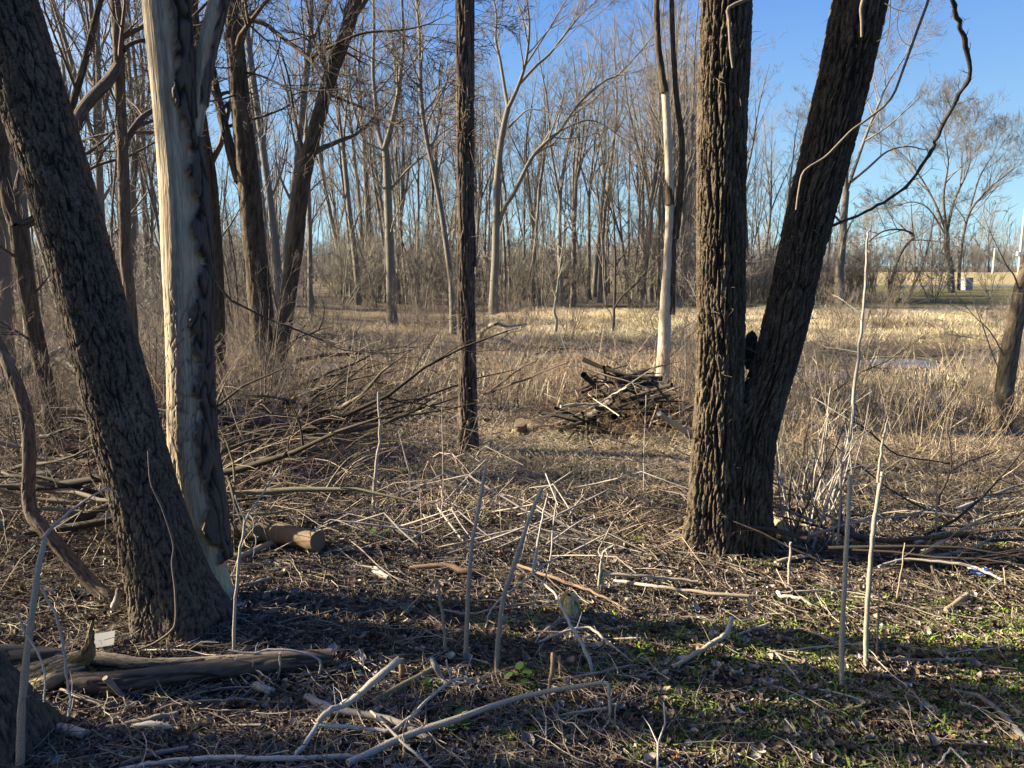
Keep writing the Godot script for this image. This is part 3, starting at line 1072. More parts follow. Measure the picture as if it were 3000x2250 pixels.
	var t := thing("snag", sb, "tall white barkless snag with a broken dark top, left of the twin trunks", "tree")
	var p := shifted(survey(4, [2078, 900, 2080, 800, 2088, 600, 2100, 300, 2115, 0, 2126, -360, 2115, -760, 2100, -1060, 2090, -1150], E, E), sb)
	var mb := Mb.new()
	barky(mb, p, PackedFloat32Array([0.098, 0.088, 0.082, 0.07, 0.055, 0.05, 0.05, 0.05, 0.03]), 36, 0.05, 2, Color(0.5, 0.44, 0.34), Color(0.3, 0.25, 0.18), 0.004, 0.0, 30.0)
	for k in mb.c.size(): mb.c[k] = (mb.c[k] as Color).lerp(Color(0.56, 0.48, 0.36), 0.75)
	part("bare_trunk", mb.mesh(), M.dead, t)
	for l in [[[2095, -1060, 2080, -1160, 2066, -1260, 2050, -1400, 2042, -1660, 2035, -2000, 2020, -2500], 0.05, 0.03], [[2145, 380, 2146, 200, 2150, 0, 2150, -110, 2165, -250, 2185, -330], 0.04, 0.035], [[2078, 900, 2088, 830, 2092, 780], 0.1, 0.06], [[2060, 900, 2020, 840, 1985, 800], 0.05, 0.03], [[2165, -110, 2185, -260, 2205, -510, 2205, -760, 2170, -1060, 2150, -1360, 2140, -1660, 2120, -2200], 0.04, 0.03], [[2130, -330, 2124, -420, 2120, -520], 0.056, 0.05]]:
		var w := Mb.new()
		var q := shifted(survey(4, l[0], E - 0.03, E + 0.02), sb)
		barky(w, q, ramp(q, l[1], l[2]), 22, 0.05, 0, BARK_DARK, BARK_DARK * 0.3, 0.012, 0.0, l[1] * 90.0)
		if (l[0] as Array).size() >= 14: side(w, onward(q, 2.0).slice(q.size() - 1), PackedFloat32Array([0.03, 0.025, 0.018, 0.01]), 7, 0.1, 1.5, 3, PD)
		part("stem" if (l[0] as Array).size() >= 14 else "bark", w.mesh(), M.bark, t)
	surveyed_tree("edge_tree", "leaning small tree with grooved bark at the right edge, lit on its left side", "", 7.2, [
		[5, [2055, 1165, 2080, 900, 2120, 620, 2180, 300, 2230, 100, 2290, -150, 2420, -600, 2500, -1000], 120.0, 70.0, 0.0, 2.5, 5, 1.0, 2, 0.75],
		[5, [2190, 260, 2150, 130, 2100, 60, 2010, -120], 12.0, 5.0, -0.3, 0.3, 6, 0.6, 2],
		[5, [2110, 700, 2000, 500, 1900, 400, 1790, 270], 10.0, 4.0, -0.3, 0.2, 8, 0.6, 2],
		[5, [2090, 830, 2010, 640, 1950, 470, 1850, 200], 10.0, 4.0, 0.2, 0.2, 8, 0.6, 2]], params(Color(0.19, 0.15, 0.105), TWIG_GREY, [0, 3, 4, 4], 0.9, 0.03, 0.2, 0.003), 0, 0.012)

	# surveyed trees along the front of the woods
	surveyed_tree("grey_forked_tree", "smooth grey tree forking into a Y, left of the straight middle tree", "", 22.0, [
		[4, [330, 420, 322, 250, 315, 0, 305, -300, 290, -650, 275, -690], 66.0, 42.0, 0.0, 0.0, 4, 1.5, 2, 0.4],
		[4, [275, -690, 240, -800, 225, -960, 205, -1200, 212, -1460, 205, -1800], 34.0, 16.0, 1.0, 2.5, 13, 2.4, 3],
		[4, [280, -690, 325, -850, 370, -1060, 385, -1200, 400, -1360, 390, -1700], 38.0, 16.0, -0.8, 2.5, 13, 2.4, 3],
		[4, [312, -420, 430, -560, 560, -670, 640, -740, 720, -820], 16.0, 7.0, -1.0, 1.0, 8, 1.5, 2]], PG)
	surveyed_tree("wavy_grey_tree", "slender grey tree with a wavy stem just left of the straight middle tree", "", 19.0, [
		[4, [725, 450, 715, 200, 690, 0, 650, -280, 605, -520, 545, -800, 515, -1060, 512, -1360, 490, -1660, 470, -2000], 42.0, 18.0, 0.0, 2.5, 20, 2.0, 3, 0.3],
		[4, [560, -700, 640, -790, 720, -840, 780, -900], 12.0, 6.0, 0.8, 1.0, 6, 1.3, 2],
		[4, [520, -900, 620, -1040, 720, -1170, 800, -1240], 12.0, 6.0, 0.6, 1.0, 6, 1.3, 2]], PG)
	surveyed_tree("spreading_tree", "large grey tree with a broad fork and one long limb reaching right", "", 25.0, [
		[4, [985, 400, 990, 200, 1000, 0, 1005, -300, 1015, -560, 1045, -800, 1080, -960], 62.0, 34.0, 0.0, 0.0, 4, 1.6, 2, 0.4],
		[4, [1080, -960, 1062, -1060, 1030, -1260, 1000, -1400, 1005, -1560, 975, -1700], 26.0, 9.0, 1.0, 1.5, 12, 1.9, 3],
		[4, [1085, -965, 1150, -1110, 1200, -1280, 1218, -1500, 1195, -1700], 28.0, 9.0, -0.8, 1.5, 14, 2.0, 3],
		[4, [1150, -1110, 1260, -1230, 1350, -1310, 1460, -1450, 1550, -1560, 1640, -1640], 20.0, 6.0, 0.5, 0.8, 16, 1.8, 3],
		[4, [1190, -1230, 1300, -1400, 1400, -1560, 1480, -1700], 14.0, 6.0, -0.6, 0.8, 12, 1.7, 3],
		[4, [1015, -200, 1060, -320, 1120, -410, 1230, -630, 1330, -740, 1420, -820, 1540, -990, 1700, -1130, 1800, -1180, 1940, -1330], 34.0, 8.0, -1.0, 1.0, 22, 2.0, 3],
		[4, [1400, -800, 1500, -850, 1600, -880, 1700, -850, 1800, -780], 14.0, 5.0, 0.8, 0.8, 12, 1.4, 2],
		[4, [1085, -830, 1150, -900, 1220, -950, 1340, -935, 1440, -935], 13.0, 5.0, -0.8, 0.8, 10, 1.3, 2]], PG)
	surveyed_tree("small_dark_tree", "small dark low-branched tree standing alone in the pale meadow", "", 18.5, [
		[4, [1760, 490, 1765, 400, 1772, 250, 1775, 50, 1770, -100, 1765, -250], 22.0, 10.0, 0.0, 1.2, 12, 1.2, 3, 0.3],
		[4, [1765, 340, 1830, 250, 1900, 190, 1990, 90, 2060, 0], 14.0, 6.0, -0.6, 0.6, 10, 1.0, 3],
		[4, [1755, 420, 1740, 360, 1690, 320, 1620, 290], 9.0, 4.0, 0.5, 0.6, 8, 0.9, 2],
		[4, [1772, 80, 1700, 0, 1660, -60, 1610, -150], 8.0, 4.0, 0.4, 0.6, 8, 0.9, 2],
		[4, [1775, 60, 1830, -10, 1860, -80, 1880, -200], 8.0, 4.0, 0.4, 0.6, 8, 0.9, 2]], params(TWIG_DARK, TWIG_DARK, [0, 4, 4, 4], 1.0, 0.03, 0.2, 0.004))
	surveyed_tree("pale_snapped_tree", "short pale young tree with a crooked foot at the left end of the meadow", "", 18.0, [
		[4, [1375, 520, 1395, 430, 1380, 360, 1395, 250, 1410, 130, 1425, 0], 26.0, 10.0, 0.0, 0.8, 12, 0.8, 2, 0.3]], params(Color(0.3, 0.27, 0.22), Color(0.3, 0.26, 0.2), [0, 3, 3], 0.9, 0.05, 0.18, 0.004))
	surveyed_tree("hedge_tree", "dark many-limbed tree right of the twin trunks, its crown against the sky", "", 34.0, [
		[5, [1020, 240, 1015, 100, 1030, 0, 1045, -250, 1060, -420], 52.0, 40.0, 0.0, 0.0, 4, 2.5, 2, 0.3],
		[5, [1060, -420, 1110, -560, 1180, -760, 1260, -960, 1330, -1120, 1420, -1260], 26.0, 8.0, 1.5, 2.0, 16, 2.8, 3],
		[5, [1060, -400, 1060, -560, 1080, -760, 1150, -960, 1200, -1160, 1260, -1330], 28.0, 8.0, -1.0, 2.0, 16, 2.8, 3],
		[5, [1090, -480, 1200, -570, 1330, -680, 1460, -710, 1560, -690], 18.0, 6.0, 1.0, 1.0, 14, 2.2, 3],
		[5, [1040, -200, 940, -330, 900, -520, 850, -700], 16.0, 6.0, -1.0, 1.0, 10, 2.0, 3]], PG)
	surveyed_tree("leaning_dark_tree", "dark tree leaning low over the lawn, its limb sweeping to the left", "", 38.0, [
		[5, [1330, 220, 1380, 60, 1440, -60, 1500, -130, 1420, -170, 1300, -160, 1200, -90], 20.0, 8.0, 0.0, 1.0, 18, 2.2, 3, 0.2],
		[5, [1470, 240, 1540, 100, 1590, -60, 1620, -200], 14.0, 6.0, 0.0, 1.0, 10, 2.0, 3]], params(TWIG_DARK * 1.1, TWIG_DARK * 1.2, [0, 4, 5, 5], 1.0, 0.02, 0.2, 0.006))
	surveyed_tree("fan_tree", "wide fan-shaped bare tree standing by the lawn on the right, above the grey cabinet", "", 48.0, [
		[5, [1740, 230, 1735, 60, 1715, -20, 1712, -150], 40.0, 32.0, 0.0, 0.0, 3, 2.0, 2, 0.5],
		[5, [1712, -150, 1640, -330, 1560, -480, 1480, -600, 1400, -680], 18.0, 5.0, 2.0, 1.5, 24, 3.0, 3],
		[5, [1712, -150, 1690, -380, 1720, -600, 1700, -760], 20.0, 5.0, -1.5, 1.5, 24, 3.0, 3],
		[5, [1712, -150, 1760, -360, 1850, -560, 1870, -720], 20.0, 5.0, 1.5, 1.5, 24, 3.0, 3],
		[5, [1790, 220, 1800, 0, 1850, -260, 1950, -400, 2060, -500, 2140, -560], 22.0, 5.0, -2.0, 1.5, 26, 3.0, 3],
		[5, [1850, -260, 1920, -500, 2000, -640], 14.0, 5.0, 1.5, 1.5, 18, 2.6, 3],
		[5, [1712, -120, 1600, -300, 1500, -350, 1400, -330], 12.0, 5.0, 1.0, 1.5, 18, 2.2, 3]], params(Color(0.15, 0.13, 0.105), Color(0.16, 0.138, 0.112), [0, 4, 5, 5], 0.85, 0.07, 0.18, 0.007))


func woods() -> void:
	var kinds := []
	var specs := [[13.0, 0.115, 5.0, 3, 0.03], [15.0, 0.14, 6.5, 3, -0.05], [12.0, 0.085, 6.0, 2, 0.08], [14.0, 0.11, 4.0, 4, 0.0], [11.0, 0.075, 5.0, 2, -0.1], [16.0, 0.15, 7.0, 3, 0.05], [13.0, 0.10, 7.5, 2, 0.02], [9.0, 0.07, 3.0, 3, 0.12]]
	for k in specs.size():
		var s: Array = specs[k]
		var P := params(BARK_GREY * rng.randf_range(0.8, 1.15), TWIG_GREY * rng.randf_range(0.85, 1.15), [0, 3, 4, 3], 0.85, 0.07, 0.17, 0.0055)
		kinds.append(wood_tree(s[0], s[1], s[2], s[3], s[4], P, 11, 2 if k % 3 == 0 else 3, 0.3))
	var zones := [   # how many, x range, depth range, label, group, size
		[13, -17.0, -4.0, 15.0, 24.0, "bare grey tree among the nearer woods at the left, behind the brush", "trees of the nearer woods at the left", 0.85],
		[24, -32.0, -4.0, 25.0, 46.0, "bare grey tree deep in the woods at the left", "trees deep in the woods at the left", 1.0],
		[20, -5.0, 7.5, 27.0, 33.0, "bare grey tree along the front of the woods beyond the meadow", "trees along the front of the central woods", 0.85],
		[54, -9.0, 13.5, 33.0, 55.0, "bare grey tree deep in the central woods", "trees deep in the central woods", 0.9],
		[22, 7.5, 17.5, 34.0, 52.0, "bare tree in the hedge behind the twin trunks at the right", "trees of the right-hand hedge", 0.75],
		[40, -70.0, 30.0, 104.0, 150.0, "small distant bare tree on the far treeline", "trees of the far treeline", 0.8],
		[70, 22.0, 92.0, 100.0, 128.0, "small distant bare tree on the treeline beyond the far field", "trees beyond the far field", 0.62],
		[26, -60.0, 8.0, 56.0, 90.0, "bare tree far back in the woods", "trees far back in the woods", 0.95],
		[4, -15.0, -6.0, 7.5, 13.0, "bare tree at the left edge of the clearing", "trees at the left edge of the clearing", 0.7]]
	for zn in zones:
		var made := 0
		var tries := 0
		while made < zn[0] and tries < 3000:
			tries += 1
			var x := rng.randf_range(zn[1], zn[2])
			var d := rng.randf_range(zn[3], zn[4])
			if not in_view(x, -d, 2.0): continue
			if d < 14.0 and x > -0.62 * d: continue
			made += 1
			var k := rng.randi() % kinds.size()
			plant(kinds[k], x, -d, zn[7] * rng.randf_range(0.75, 1.15), rng.randf() * TAU, "bare_tree", zn[5], "tree", zn[6], rng.randf_range(-0.06, 0.06))
	# the wood goes on to the left of the view and shades the foreground
	for s in [[-6.5, -2.0, 5, 0.85], [-9.0, -2.4, 3, 0.9], [-13.0, -3.2, 6, 1.0], [-6.0, 0.6, 2, 0.9], [-17.0, -4.0, 1, 1.0], [-10.5, 1.0, 0, 0.9], [-7.6, -3.3, 3, 0.8], [-9.6, -3.8, 1, 0.75], [-12.0, -4.2, 3, 0.95], [-14.5, -4.3, 5, 0.9], [-8.2, -1.2, 7, 1.0], [-11.0, -0.8, 3, 0.9], [-13.6, -7.6, 7, 1.0]]:
		plant(kinds[s[2]], s[0], s[1], s[3], rng.randf() * TAU, "bare_tree", "bare tree of the wood left of the view, shading the foreground", "tree", "trees left of the view")


func low(d: float) -> float:   # how tall the weeds get, d metres out: they thin out towards the meadow
	return clampf(1.2 - 0.068 * d, 0.14, 0.66)

func undergrowth() -> void:
	var PT := params(Color(0.14, 0.115, 0.09), Color(0.20, 0.165, 0.13), [0, 4, 4], 0.8, 0.06, 0.2, 0.002)
	var PF := params(Color(0.13, 0.112, 0.092), Color(0.19, 0.168, 0.14), [0, 3, 3], 0.8, 0.06, 0.24, 0.0075)
	var shrubs := []
	for k in 4: shrubs.append(shrub_meshes(9, 2.0, 0.8, PT, 2))
	var far := []
	for k in 3:
		var s := shrub_meshes(9, 3.2, 1.3, PF, 2)
		var st := SurfaceTool.new()
		st.append_from(s[0], 0, Transform3D())
		st.append_from(s[1], 0, Transform3D())
		far.append(st.commit())
	# thickets on the floor of the woods
	for k in 3:
		var at := []
		var tint := PackedColorArray()
		for j in 250:
			var d := rng.randf_range(26.0, 60.0) if j < 112 else rng.randf_range(60.0, 130.0)
			var x := rng.randf_range(-0.8, 0.8) * d
			if x > 8.5 and d < 34.0: continue
			if x > 15.0 and d < 100.0 and j % 4 > 0: continue
			if x > 17.0 and d > 40.0 and d < 96.0: continue
			at.append(stand(x, -d, rng.randf_range(0.6, 1.2) * (1.0 if d < 60.0 else 1.5)))
			tint.append(grey(Color.WHITE, 0.2))
		for j in 46:   # the hedge at the right and the foot of the far treeline
			var near := j < 26
			var d := rng.randf_range(33.0, 45.0) if near else rng.randf_range(98.0, 112.0)
			var x := rng.randf_range(9.0, 18.5) if near else rng.randf_range(8.0, 85.0)
			at.append(stand(x, -d, rng.randf_range(0.5, 0.9) if near else rng.randf_range(1.0, 1.9)))
			tint.append(grey(Color(0.85, 0.85, 0.85) if near else Color.WHITE, 0.2))
		for j in 14:
			var d := rng.randf_range(12.0, 26.0)
			var x := rng.randf_range(-0.85, -0.22) * d
			at.append(stand(x, -d, rng.randf_range(0.35, 0.75)))
			tint.append(grey(Color.WHITE, 0.2))
		scatter("thicket", far[k], M.twig, at, tint, "tangled grey-brown thicket on the floor of the woods", "thicket")
	# young trees crowding the edge of the woods
	var young := []
	for k in 4: young.append(wood_tree(rng.randf_range(5.5, 8.0), 0.035, 2.4, 2, rng.randf_range(-0.2, 0.2), params(Color(0.17, 0.14, 0.105), TWIG_GREY, [0, 3, 3], 0.8, 0.08, 0.2, 0.006), 7, 1, 0.25))
	for k in 104:
		var d := rng.randf_range(26.0, 44.0) if k < 64 else rng.randf_range(14.0, 25.0)
		var x := rng.randf_range(-0.35, 0.32) * d if k < 64 else rng.randf_range(-0.75, -0.28) * d
		plant(young[k % 4], x, -d, rng.randf_range(0.6, 1.1), rng.randf() * TAU, "young_tree", "slim young tree", "tree", "young trees at the edge of the woods", rng.randf_range(-0.15, 0.15))
	# single shrubs in the clearing
	var n := 0
	while n < 64:
		var d := rng.randf_range(8.0, 22.0)
		var x := rng.randf_range(-0.6, 0.75) * d
		if pooled(x, -d) < 1.3 or (absf(x + 0.2) < 1.6 and d < 10.0): continue
		n += 1
		plant(shrubs[n % 4], x, -d, rng.randf_range(0.35, 0.75), rng.randf() * TAU, "bare_shrub", "thin bare shrub standing in the weedy clearing", "shrub", "bare shrubs in the clearing")
	for k in 30:   # dead branches caught in the weeds
		var d := rng.randf_range(7.5, 16.0)
		var x := rng.randf_range(-0.45, 0.7) * d
		if absf(x) < 1.6 and d < 9.0: x += 3.0
		var an := rng.randf() * TAU
		var e := Vector3(cos(an), rng.randf_range(0.0, 0.5), sin(an)).normalized()
		var p := PackedVector3Array()
		var q := Vector3(0, 0.05, 0)
		var ln := rng.randf_range(0.8, 2.2)
		for j in 6:
			p.append(q)
			e = (e + rv() * 0.2).normalized()
			q += e * ln / 5.0
			q.y = clampf(q.y, 0.03, 0.9)
		var mb := Mb.new()
		var col := grey(Color(0.07, 0.055, 0.042) if k % 2 else Color(0.30, 0.25, 0.185), 0.25)
		var r := ramp(p, rng.randf_range(0.010, 0.022), 0.004)
		mb.tube(p, r, 6, col)
		side(mb, p, r, 5, 0.25, ln * 0.3, 2, params(col, col, [0, 2, 3], 1.0, 0.03, 0.25, 0.0035))
		single("dead_branch", mb.mesh(), M.wood, Vector3(x, gh(x, -d), -d), "dark dead branch caught in the weeds of the clearing" if k % 2 else "pale dead branch caught in the weeds of the clearing", "branch", "dark branches in the weeds" if k % 2 else "pale branches in the weeds")
	n = 0
	while n < 16:   # on the left, close
		var d := rng.randf_range(4.5, 8.5)
		var x := rng.randf_range(-0.68, -0.28) * d
		n += 1
		plant(shrubs[n % 4], x, -d, rng.randf_range(0.4, 0.8), rng.randf() * TAU, "bare_shrub", "thin bare shrub in the tangle at the left", "shrub", "bare shrubs in the tangle at the left")
	# grasses and weeds, set out in patches
	var dry := []
	for k in 4: dry.append(grass_mesh(190, 0.5, 0.75, 0.0034, 1.1, [Color(0.50, 0.425, 0.30), Color(0.37, 0.31, 0.22), Color(0.22, 0.18, 0.13), Color(0.11, 0.09, 0.068), Color(0.07, 0.057, 0.045)]))
	var weeds := []
	var PW := params(Color(0.24, 0.19, 0.135), Color(0.34, 0.27, 0.185), [0], 1.0, 0.0, 0.1)
	for k in 5: weeds.append(weed_mesh(46, 0.85, 0.8, PW, 11))
	var matted := []
	for k in 3: matted.append(grass_mesh(420, 0.24, 0.62, 0.0026, 2.6, [Color(0.46, 0.38, 0.235), Color(0.36, 0.29, 0.18), Color(0.2, 0.155, 0.10), Color(0.11, 0.087, 0.06)]))
	var meadow := []
	for k in 3: meadow.append(grass_mesh(620, 0.34, 0.95, 0.0048, 1.6, [Color(0.60, 0.51, 0.32), Color(0.54, 0.45, 0.275), Color(0.42, 0.34, 0.205)]))
	for k in 4:
		var at := []
		var tint := PackedColorArray()
		for j in 105:
			var d := 7.0 + 15.0 * pow(rng.randf(), 0.75)
			var x := rng.randf_range(-0.74, 0.8) * d
			if pooled(x, -d) < 1.7: continue
			if x > -1.7 and x < 1.9 and d < 8.6: continue
			if x < -0.1 * d and d < 11.0 and j % 5 > 1: continue
			var s := rng.randf_range(0.7, 1.2)
			var tall := 1.0 if x < -0.3 * d else minf(1.0, low(d) / 0.5 / s)
			at.append(stand(x, -d, s, tall, 0.05))
			tint.append(grey(Color.WHITE, 0.3))
		scatter("dry_grass", dry[k], M.grass, at, tint, "tangled dry straw-coloured grass filling the clearing", "grass")
	for k in 5:
		var at := []
		var tint := PackedColorArray()
		for j in 80:
			var d := 6.8 + 14.0 * pow(rng.randf(), 0.8)
			var x := rng.randf_range(-0.74, 0.8) * d
			if pooled(x, -d) < 1.75: continue
			if x > -1.9 and x < 2.0 and d < 9.0: continue
			if x < -0.1 * d and d < 10.0 and j % 2: continue
			if nz.get_noise_2d(x * 0.45 + 70.0, d * 0.45) < -0.12: continue
			var red := nz.get_noise_2d(x * 0.3 + 10.0, d * 0.3)
			var s := rng.randf_range(0.7, 1.1)
			at.append(stand(x, -d, s, rng.randf_range(0.75, 1.1) if x < -0.3 * d else minf(rng.randf_range(0.7, 1.1), low(d) / 0.85 / s), 0.05))
			tint.append(grey(Color(1.0, 0.97, 0.92).lerp(Color(1.25, 1.02, 0.8), ss(0.1, 0.5, red)), 0.25))
		scatter("dead_weeds", weeds[k], M.grass, at, tint, "standing dead brown weeds in the clearing", "weeds")
	for k in 3:
		var at := []
		var tint := PackedColorArray()
		for j in 62:
			var d := rng.randf_range(4.9, 9.5)
			var x := rng.randf_range(-0.22, 0.75) * d
			if d < 5.8 and rng.randf() > (d - 4.7) * 0.8: continue
			at.append(stand(x, -d, rng.randf_range(0.7, 1.2), 0.5, 0.06))
			tint.append(grey(Color.WHITE, 0.35))
		scatter("matted_grass", matted[k], M.grass, at, tint, "low matted dry grass around the straight tree and the twin trunks", "grass")
	for k in 3:
		var at := []
		var tint := PackedColorArray()
		for j in 110:
			var d := rng.randf_range(16.2, 27.0)
			var x := rng.randf_range(-0.1, 0.85) * d
			if x < -1.0 + rng.randf() * 2.0: continue
			at.append(stand(x, -d, rng.randf_range(0.6, 1.2), rng.randf_range(0.4, 1.2), 0.06))
			tint.append(grey(Color.WHITE, 0.2))
		scatter("meadow_grass", meadow[k], M.grass, at, tint, "pale bleached grass of the meadow before the woods", "grass")
	# pale straws standing and leaning above the weeds
	var PS := params(Color(0.40, 0.325, 0.22), Color(0.42, 0.345, 0.235), [0], 1.0, 0.0, 0.1)
	for k in 3:
		var at := []
		var tint := PackedColorArray()
		var m := weed_mesh(13, 0.95, 0.8, PS, 3)
		for j in 70:
			var d := 5.6 + 13.0 * pow(rng.randf(), 0.9)
			var x := rng.randf_range(-0.72, 0.78) * d
			if pooled(x, -d) < 1.0: continue
			if x > -1.7 and x < 1.8 and d < 8.2: continue
			at.append(stand(x, -d, rng.randf_range(0.7, 1.1), minf(1.1, low(d) / 0.7), 0.3))
			tint.append(grey(Color.WHITE, 0.35))
		scatter("pale_straws", m, M.grass, at, tint, "pale straws standing and leaning above the weeds", "weeds")
	# bramble canes, thickest at the left
	var PC := params(Color(0.13, 0.095, 0.07), Color(0.27, 0.215, 0.16), [0], 1.0, 0.0, 0.1)
	for k in 3:
		var at := []
		var tint := PackedColorArray()
		var m := cane_mesh(16, 1.3, 0.6, PC)
		for j in 80:
			var d := rng.randf_range(4.2, 11.0)
			var x := rng.randf_range(-0.72, -0.12) * d
			if x > -0.25 * d and d < 5.5: continue
			at.append(stand(x, -d, rng.randf_range(0.5, 1.1)))
			tint.append(grey(Color.WHITE, 0.3))
		for j in 36:
			var d := rng.randf_range(6.4, 13.0)
			var x := rng.randf_range(-0.1, 0.75) * d
			if x < 1.6 and d < 8.6: continue
			at.append(stand(x, -d, rng.randf_range(0.4, 0.8)))
			tint.append(grey(Color(1.2, 1.15, 1.05), 0.3))
		for j in 24:   # the debris heap
			var c := on_ground(rng.randf_range(1660, 2010), rng.randf_range(1200, 1290))
			at.append(stand(c.x, c.z, rng.randf_range(0.35, 0.6)))
			tint.append(grey(Color(1.1, 1.0, 0.85), 0.3))
		scatter("bramble_canes", m, M.twig, at, tint, "tangled arching bramble canes, thickest at the left", "brambles")


func foreground() -> void:
	var br := Color(0.26, 0.165, 0.085)
	var dk := Color(0.075, 0.06, 0.05)
	var gy := Color(0.24, 0.21, 0.175)
	# long pale dead stalks bent over in the middle of the foreground
	stick("bent_stalk", "longest pale dead stalk, snapped over at its right end, nearest the camera in the centre", "stalk", [
		[7, [40, 1630, 0.03, 420, 1450, 0.05, 760, 1335, 0.07, 1080, 1220, 0.09, 1400, 1150, 0.11, 1690, 1105, 0.13], 46.0, 24.0],
		[7, [1690, 1105, 0.13, 1725, 1120, 0.125, 1738, 1200, 0.09, 1740, 1270, 0.06, 1735, 1340, 0.02], 24.0, 18.0],
		[7, [1720, 1275, 0.05, 1600, 1285, 0.04, 1440, 1312, 0.03, 1280, 1342, 0.02, 1120, 1346, 0.012], 18.0, 8.0],
		[7, [1735, 1340, 0.02, 1700, 1400, 0.02, 1640, 1470, 0.015, 1540, 1535, 0.01], 14.0, 6.0],
		[7, [1740, 1340, 0.02, 1830, 1430, 0.02, 1990, 1545, 0.01], 14.0, 6.0]], PALE, Color(0.38, 0.30, 0.2))
	stick("forked_stalk", "pale forked dead stalk with a reddish upright prong, lower left of centre", "stalk", [
		[6, [2060, 1385, 0.06, 2212, 1388, 0.06, 2400, 1405, 0.05, 2520, 1418, 0.05, 2620, 1360, 0.06, 2760, 1230, 0.09, 2915, 1098, 0.12], 24.0, 18.0],
		[6, [2915, 1098, 0.12, 3000, 1080, 0.12, 3060, 1095, 0.1, 3128, 1125, 0.05], 18.0, 8.0],
		[6, [2915, 1098, 0.12, 2918, 1060, 0.14, 2905, 1010, 0.17, 2890, 960, 0.20], 12.0, 12.0],
		[6, [3015, 1075, 0.12, 3035, 1000, 0.15, 3062, 925, 0.18], 6.0, 3.0],
		[6, [1850, 1660, 0.01, 1960, 1520, 0.03, 2062, 1382, 0.06, 2075, 1340, 0.08, 2130, 1290, 0.1, 2220, 1255, 0.1], 26.0, 36.0],
		[6, [2215, 1255, 0.1, 2300, 1200, 0.13, 2440, 1080, 0.18, 2592, 952, 0.22], 40.0, 44.0]], Color(0.47, 0.43, 0.37), PALE)
	stick("white_branch", "white bare branch lying along the bottom edge, left of centre", "branch", [[6, [760, 1680, 0.02, 960, 1632, 0.03, 1200, 1605, 0.03, 1500, 1590, 0.035, 1800, 1598, 0.03, 2212, 1590, 0.02, 2420, 1600, 0.01], 26.0, 34.0]], Color(0.45, 0.42, 0.37), PALE)
	stalk("upright_stalk", "tall straight dead stalk nearest the middle, rising from the litter", "stalk", [[7, [800, 978, 812, 750, 830, 400, 850, 180, 885, 0, 935, -290], 30.0, 20.0, 0.1]], Color(0.30, 0.25, 0.19), PALE)
	stalk("upright_stalk", "thick dead stalk leaning right, second upright stalk from the middle of the foreground", "stalk", [[7, [1000, 1045, 1020, 800, 1050, 560, 1100, 400, 1165, 200, 1235, 0, 1300, -160], 34.0, 26.0, 0.15]], Color(0.30, 0.245, 0.18), PALE)
	stalk("snapped_stalk", "short dead stalk snapped into an upside-down V, left of the tall straight one", "stalk", [[7, [685, 940, 660, 720, 640, 560, 618, 435], 20.0, 20.0, 0.0], [7, [618, 435, 540, 510, 470, 590, 390, 668], 18.0, 12.0, 0.25]], Color(0.34, 0.285, 0.22), Color(0.3, 0.24, 0.18))
	stick("pale_twig_spray", "spray of thin pale stems meeting at a joint in the centre of the foreground", "stems", [
		[7, [1640, 1062, 0.01, 1580, 900, 0.09, 1515, 780, 0.14, 1460, 680, 0.18, 1420, 600, 0.2, 1370, 515, 0.22, 1240, 402, 0.24], 26.0, 12.0],
		[7, [1240, 402, 0.24, 1270, 200, 0.34, 1310, 0, 0.42, 1340, -120, 0.48], 16.0, 10.0],
		[7, [1240, 402, 0.24, 1320, 340, 0.26, 1420, 285, 0.28], 14.0, 9.0],
		[7, [1240, 402, 0.24, 1140, 480, 0.17, 1020, 570, 0.1, 950, 680, 0.04, 935, 800, 0.01], 14.0, 8.0],
		[7, [1360, 270, 0.28, 1370, 120, 0.36, 1385, 0, 0.42, 1390, -60, 0.45], 12.0, 8.0],
		[7, [1360, 270, 0.28, 1330, 400, 0.2, 1260, 560, 0.1, 1235, 640, 0.03], 10.0, 6.0]], Color(0.43, 0.385, 0.32), PALE)
	stick("reddish_stalk", "long reddish-brown stalk lying slantwise behind the pale spray of stems", "stalk", [[7, [1142, 342, 0.07, 1300, 400, 0.06, 1500, 470, 0.05, 1640, 520, 0.04, 1760, 585, 0.02, 1840, 628, 0.01], 22.0, 14.0]], Color(0.33, 0.22, 0.14), Color(0.3, 0.22, 0.15))
	stick("elbow_stalk", "pale stalk bent square like a low hurdle, in front of the twin trunks", "stalk", [
		[7, [1682, 520, 0.0, 1688, 460, 0.05, 1702, 402, 0.10], 22.0, 22.0],
		[7, [1702, 402, 0.10, 1900, 410, 0.10, 2080, 428, 0.09, 2310, 452, 0.08], 24.0, 16.0]], Color(0.38, 0.315, 0.23), PALE)
	stick("hurdle_stalk", "long pale stalk with a short upright leg at its right end, before the twin trunks", "stalk", [
		[7, [1768, 443, 0.04, 1900, 462, 0.06, 2050, 482, 0.08, 2212, 505, 0.09, 2430, 530, 0.10, 2640, 546, 0.105], 18.0, 22.0],
		[8, [428, 546, 0.105, 432, 600, 0.06, 428, 694, -0.01], 20.0, 22.0]], Color(0.42, 0.375, 0.31), Color(0.34, 0.26, 0.17))
	stalk("thin_upright_twig", "pale upright twig forking at the top, left of the square-bent stalk", "twig", [[7, [1668, 520, 1680, 380, 1690, 285, 1720, 240, 1770, 215], 22.0, 12.0, 0.0], [7, [1690, 290, 1665, 250, 1700, 180, 1760, 60], 9.0, 5.0, 0.1]], Color(0.40, 0.345, 0.27), PALE)
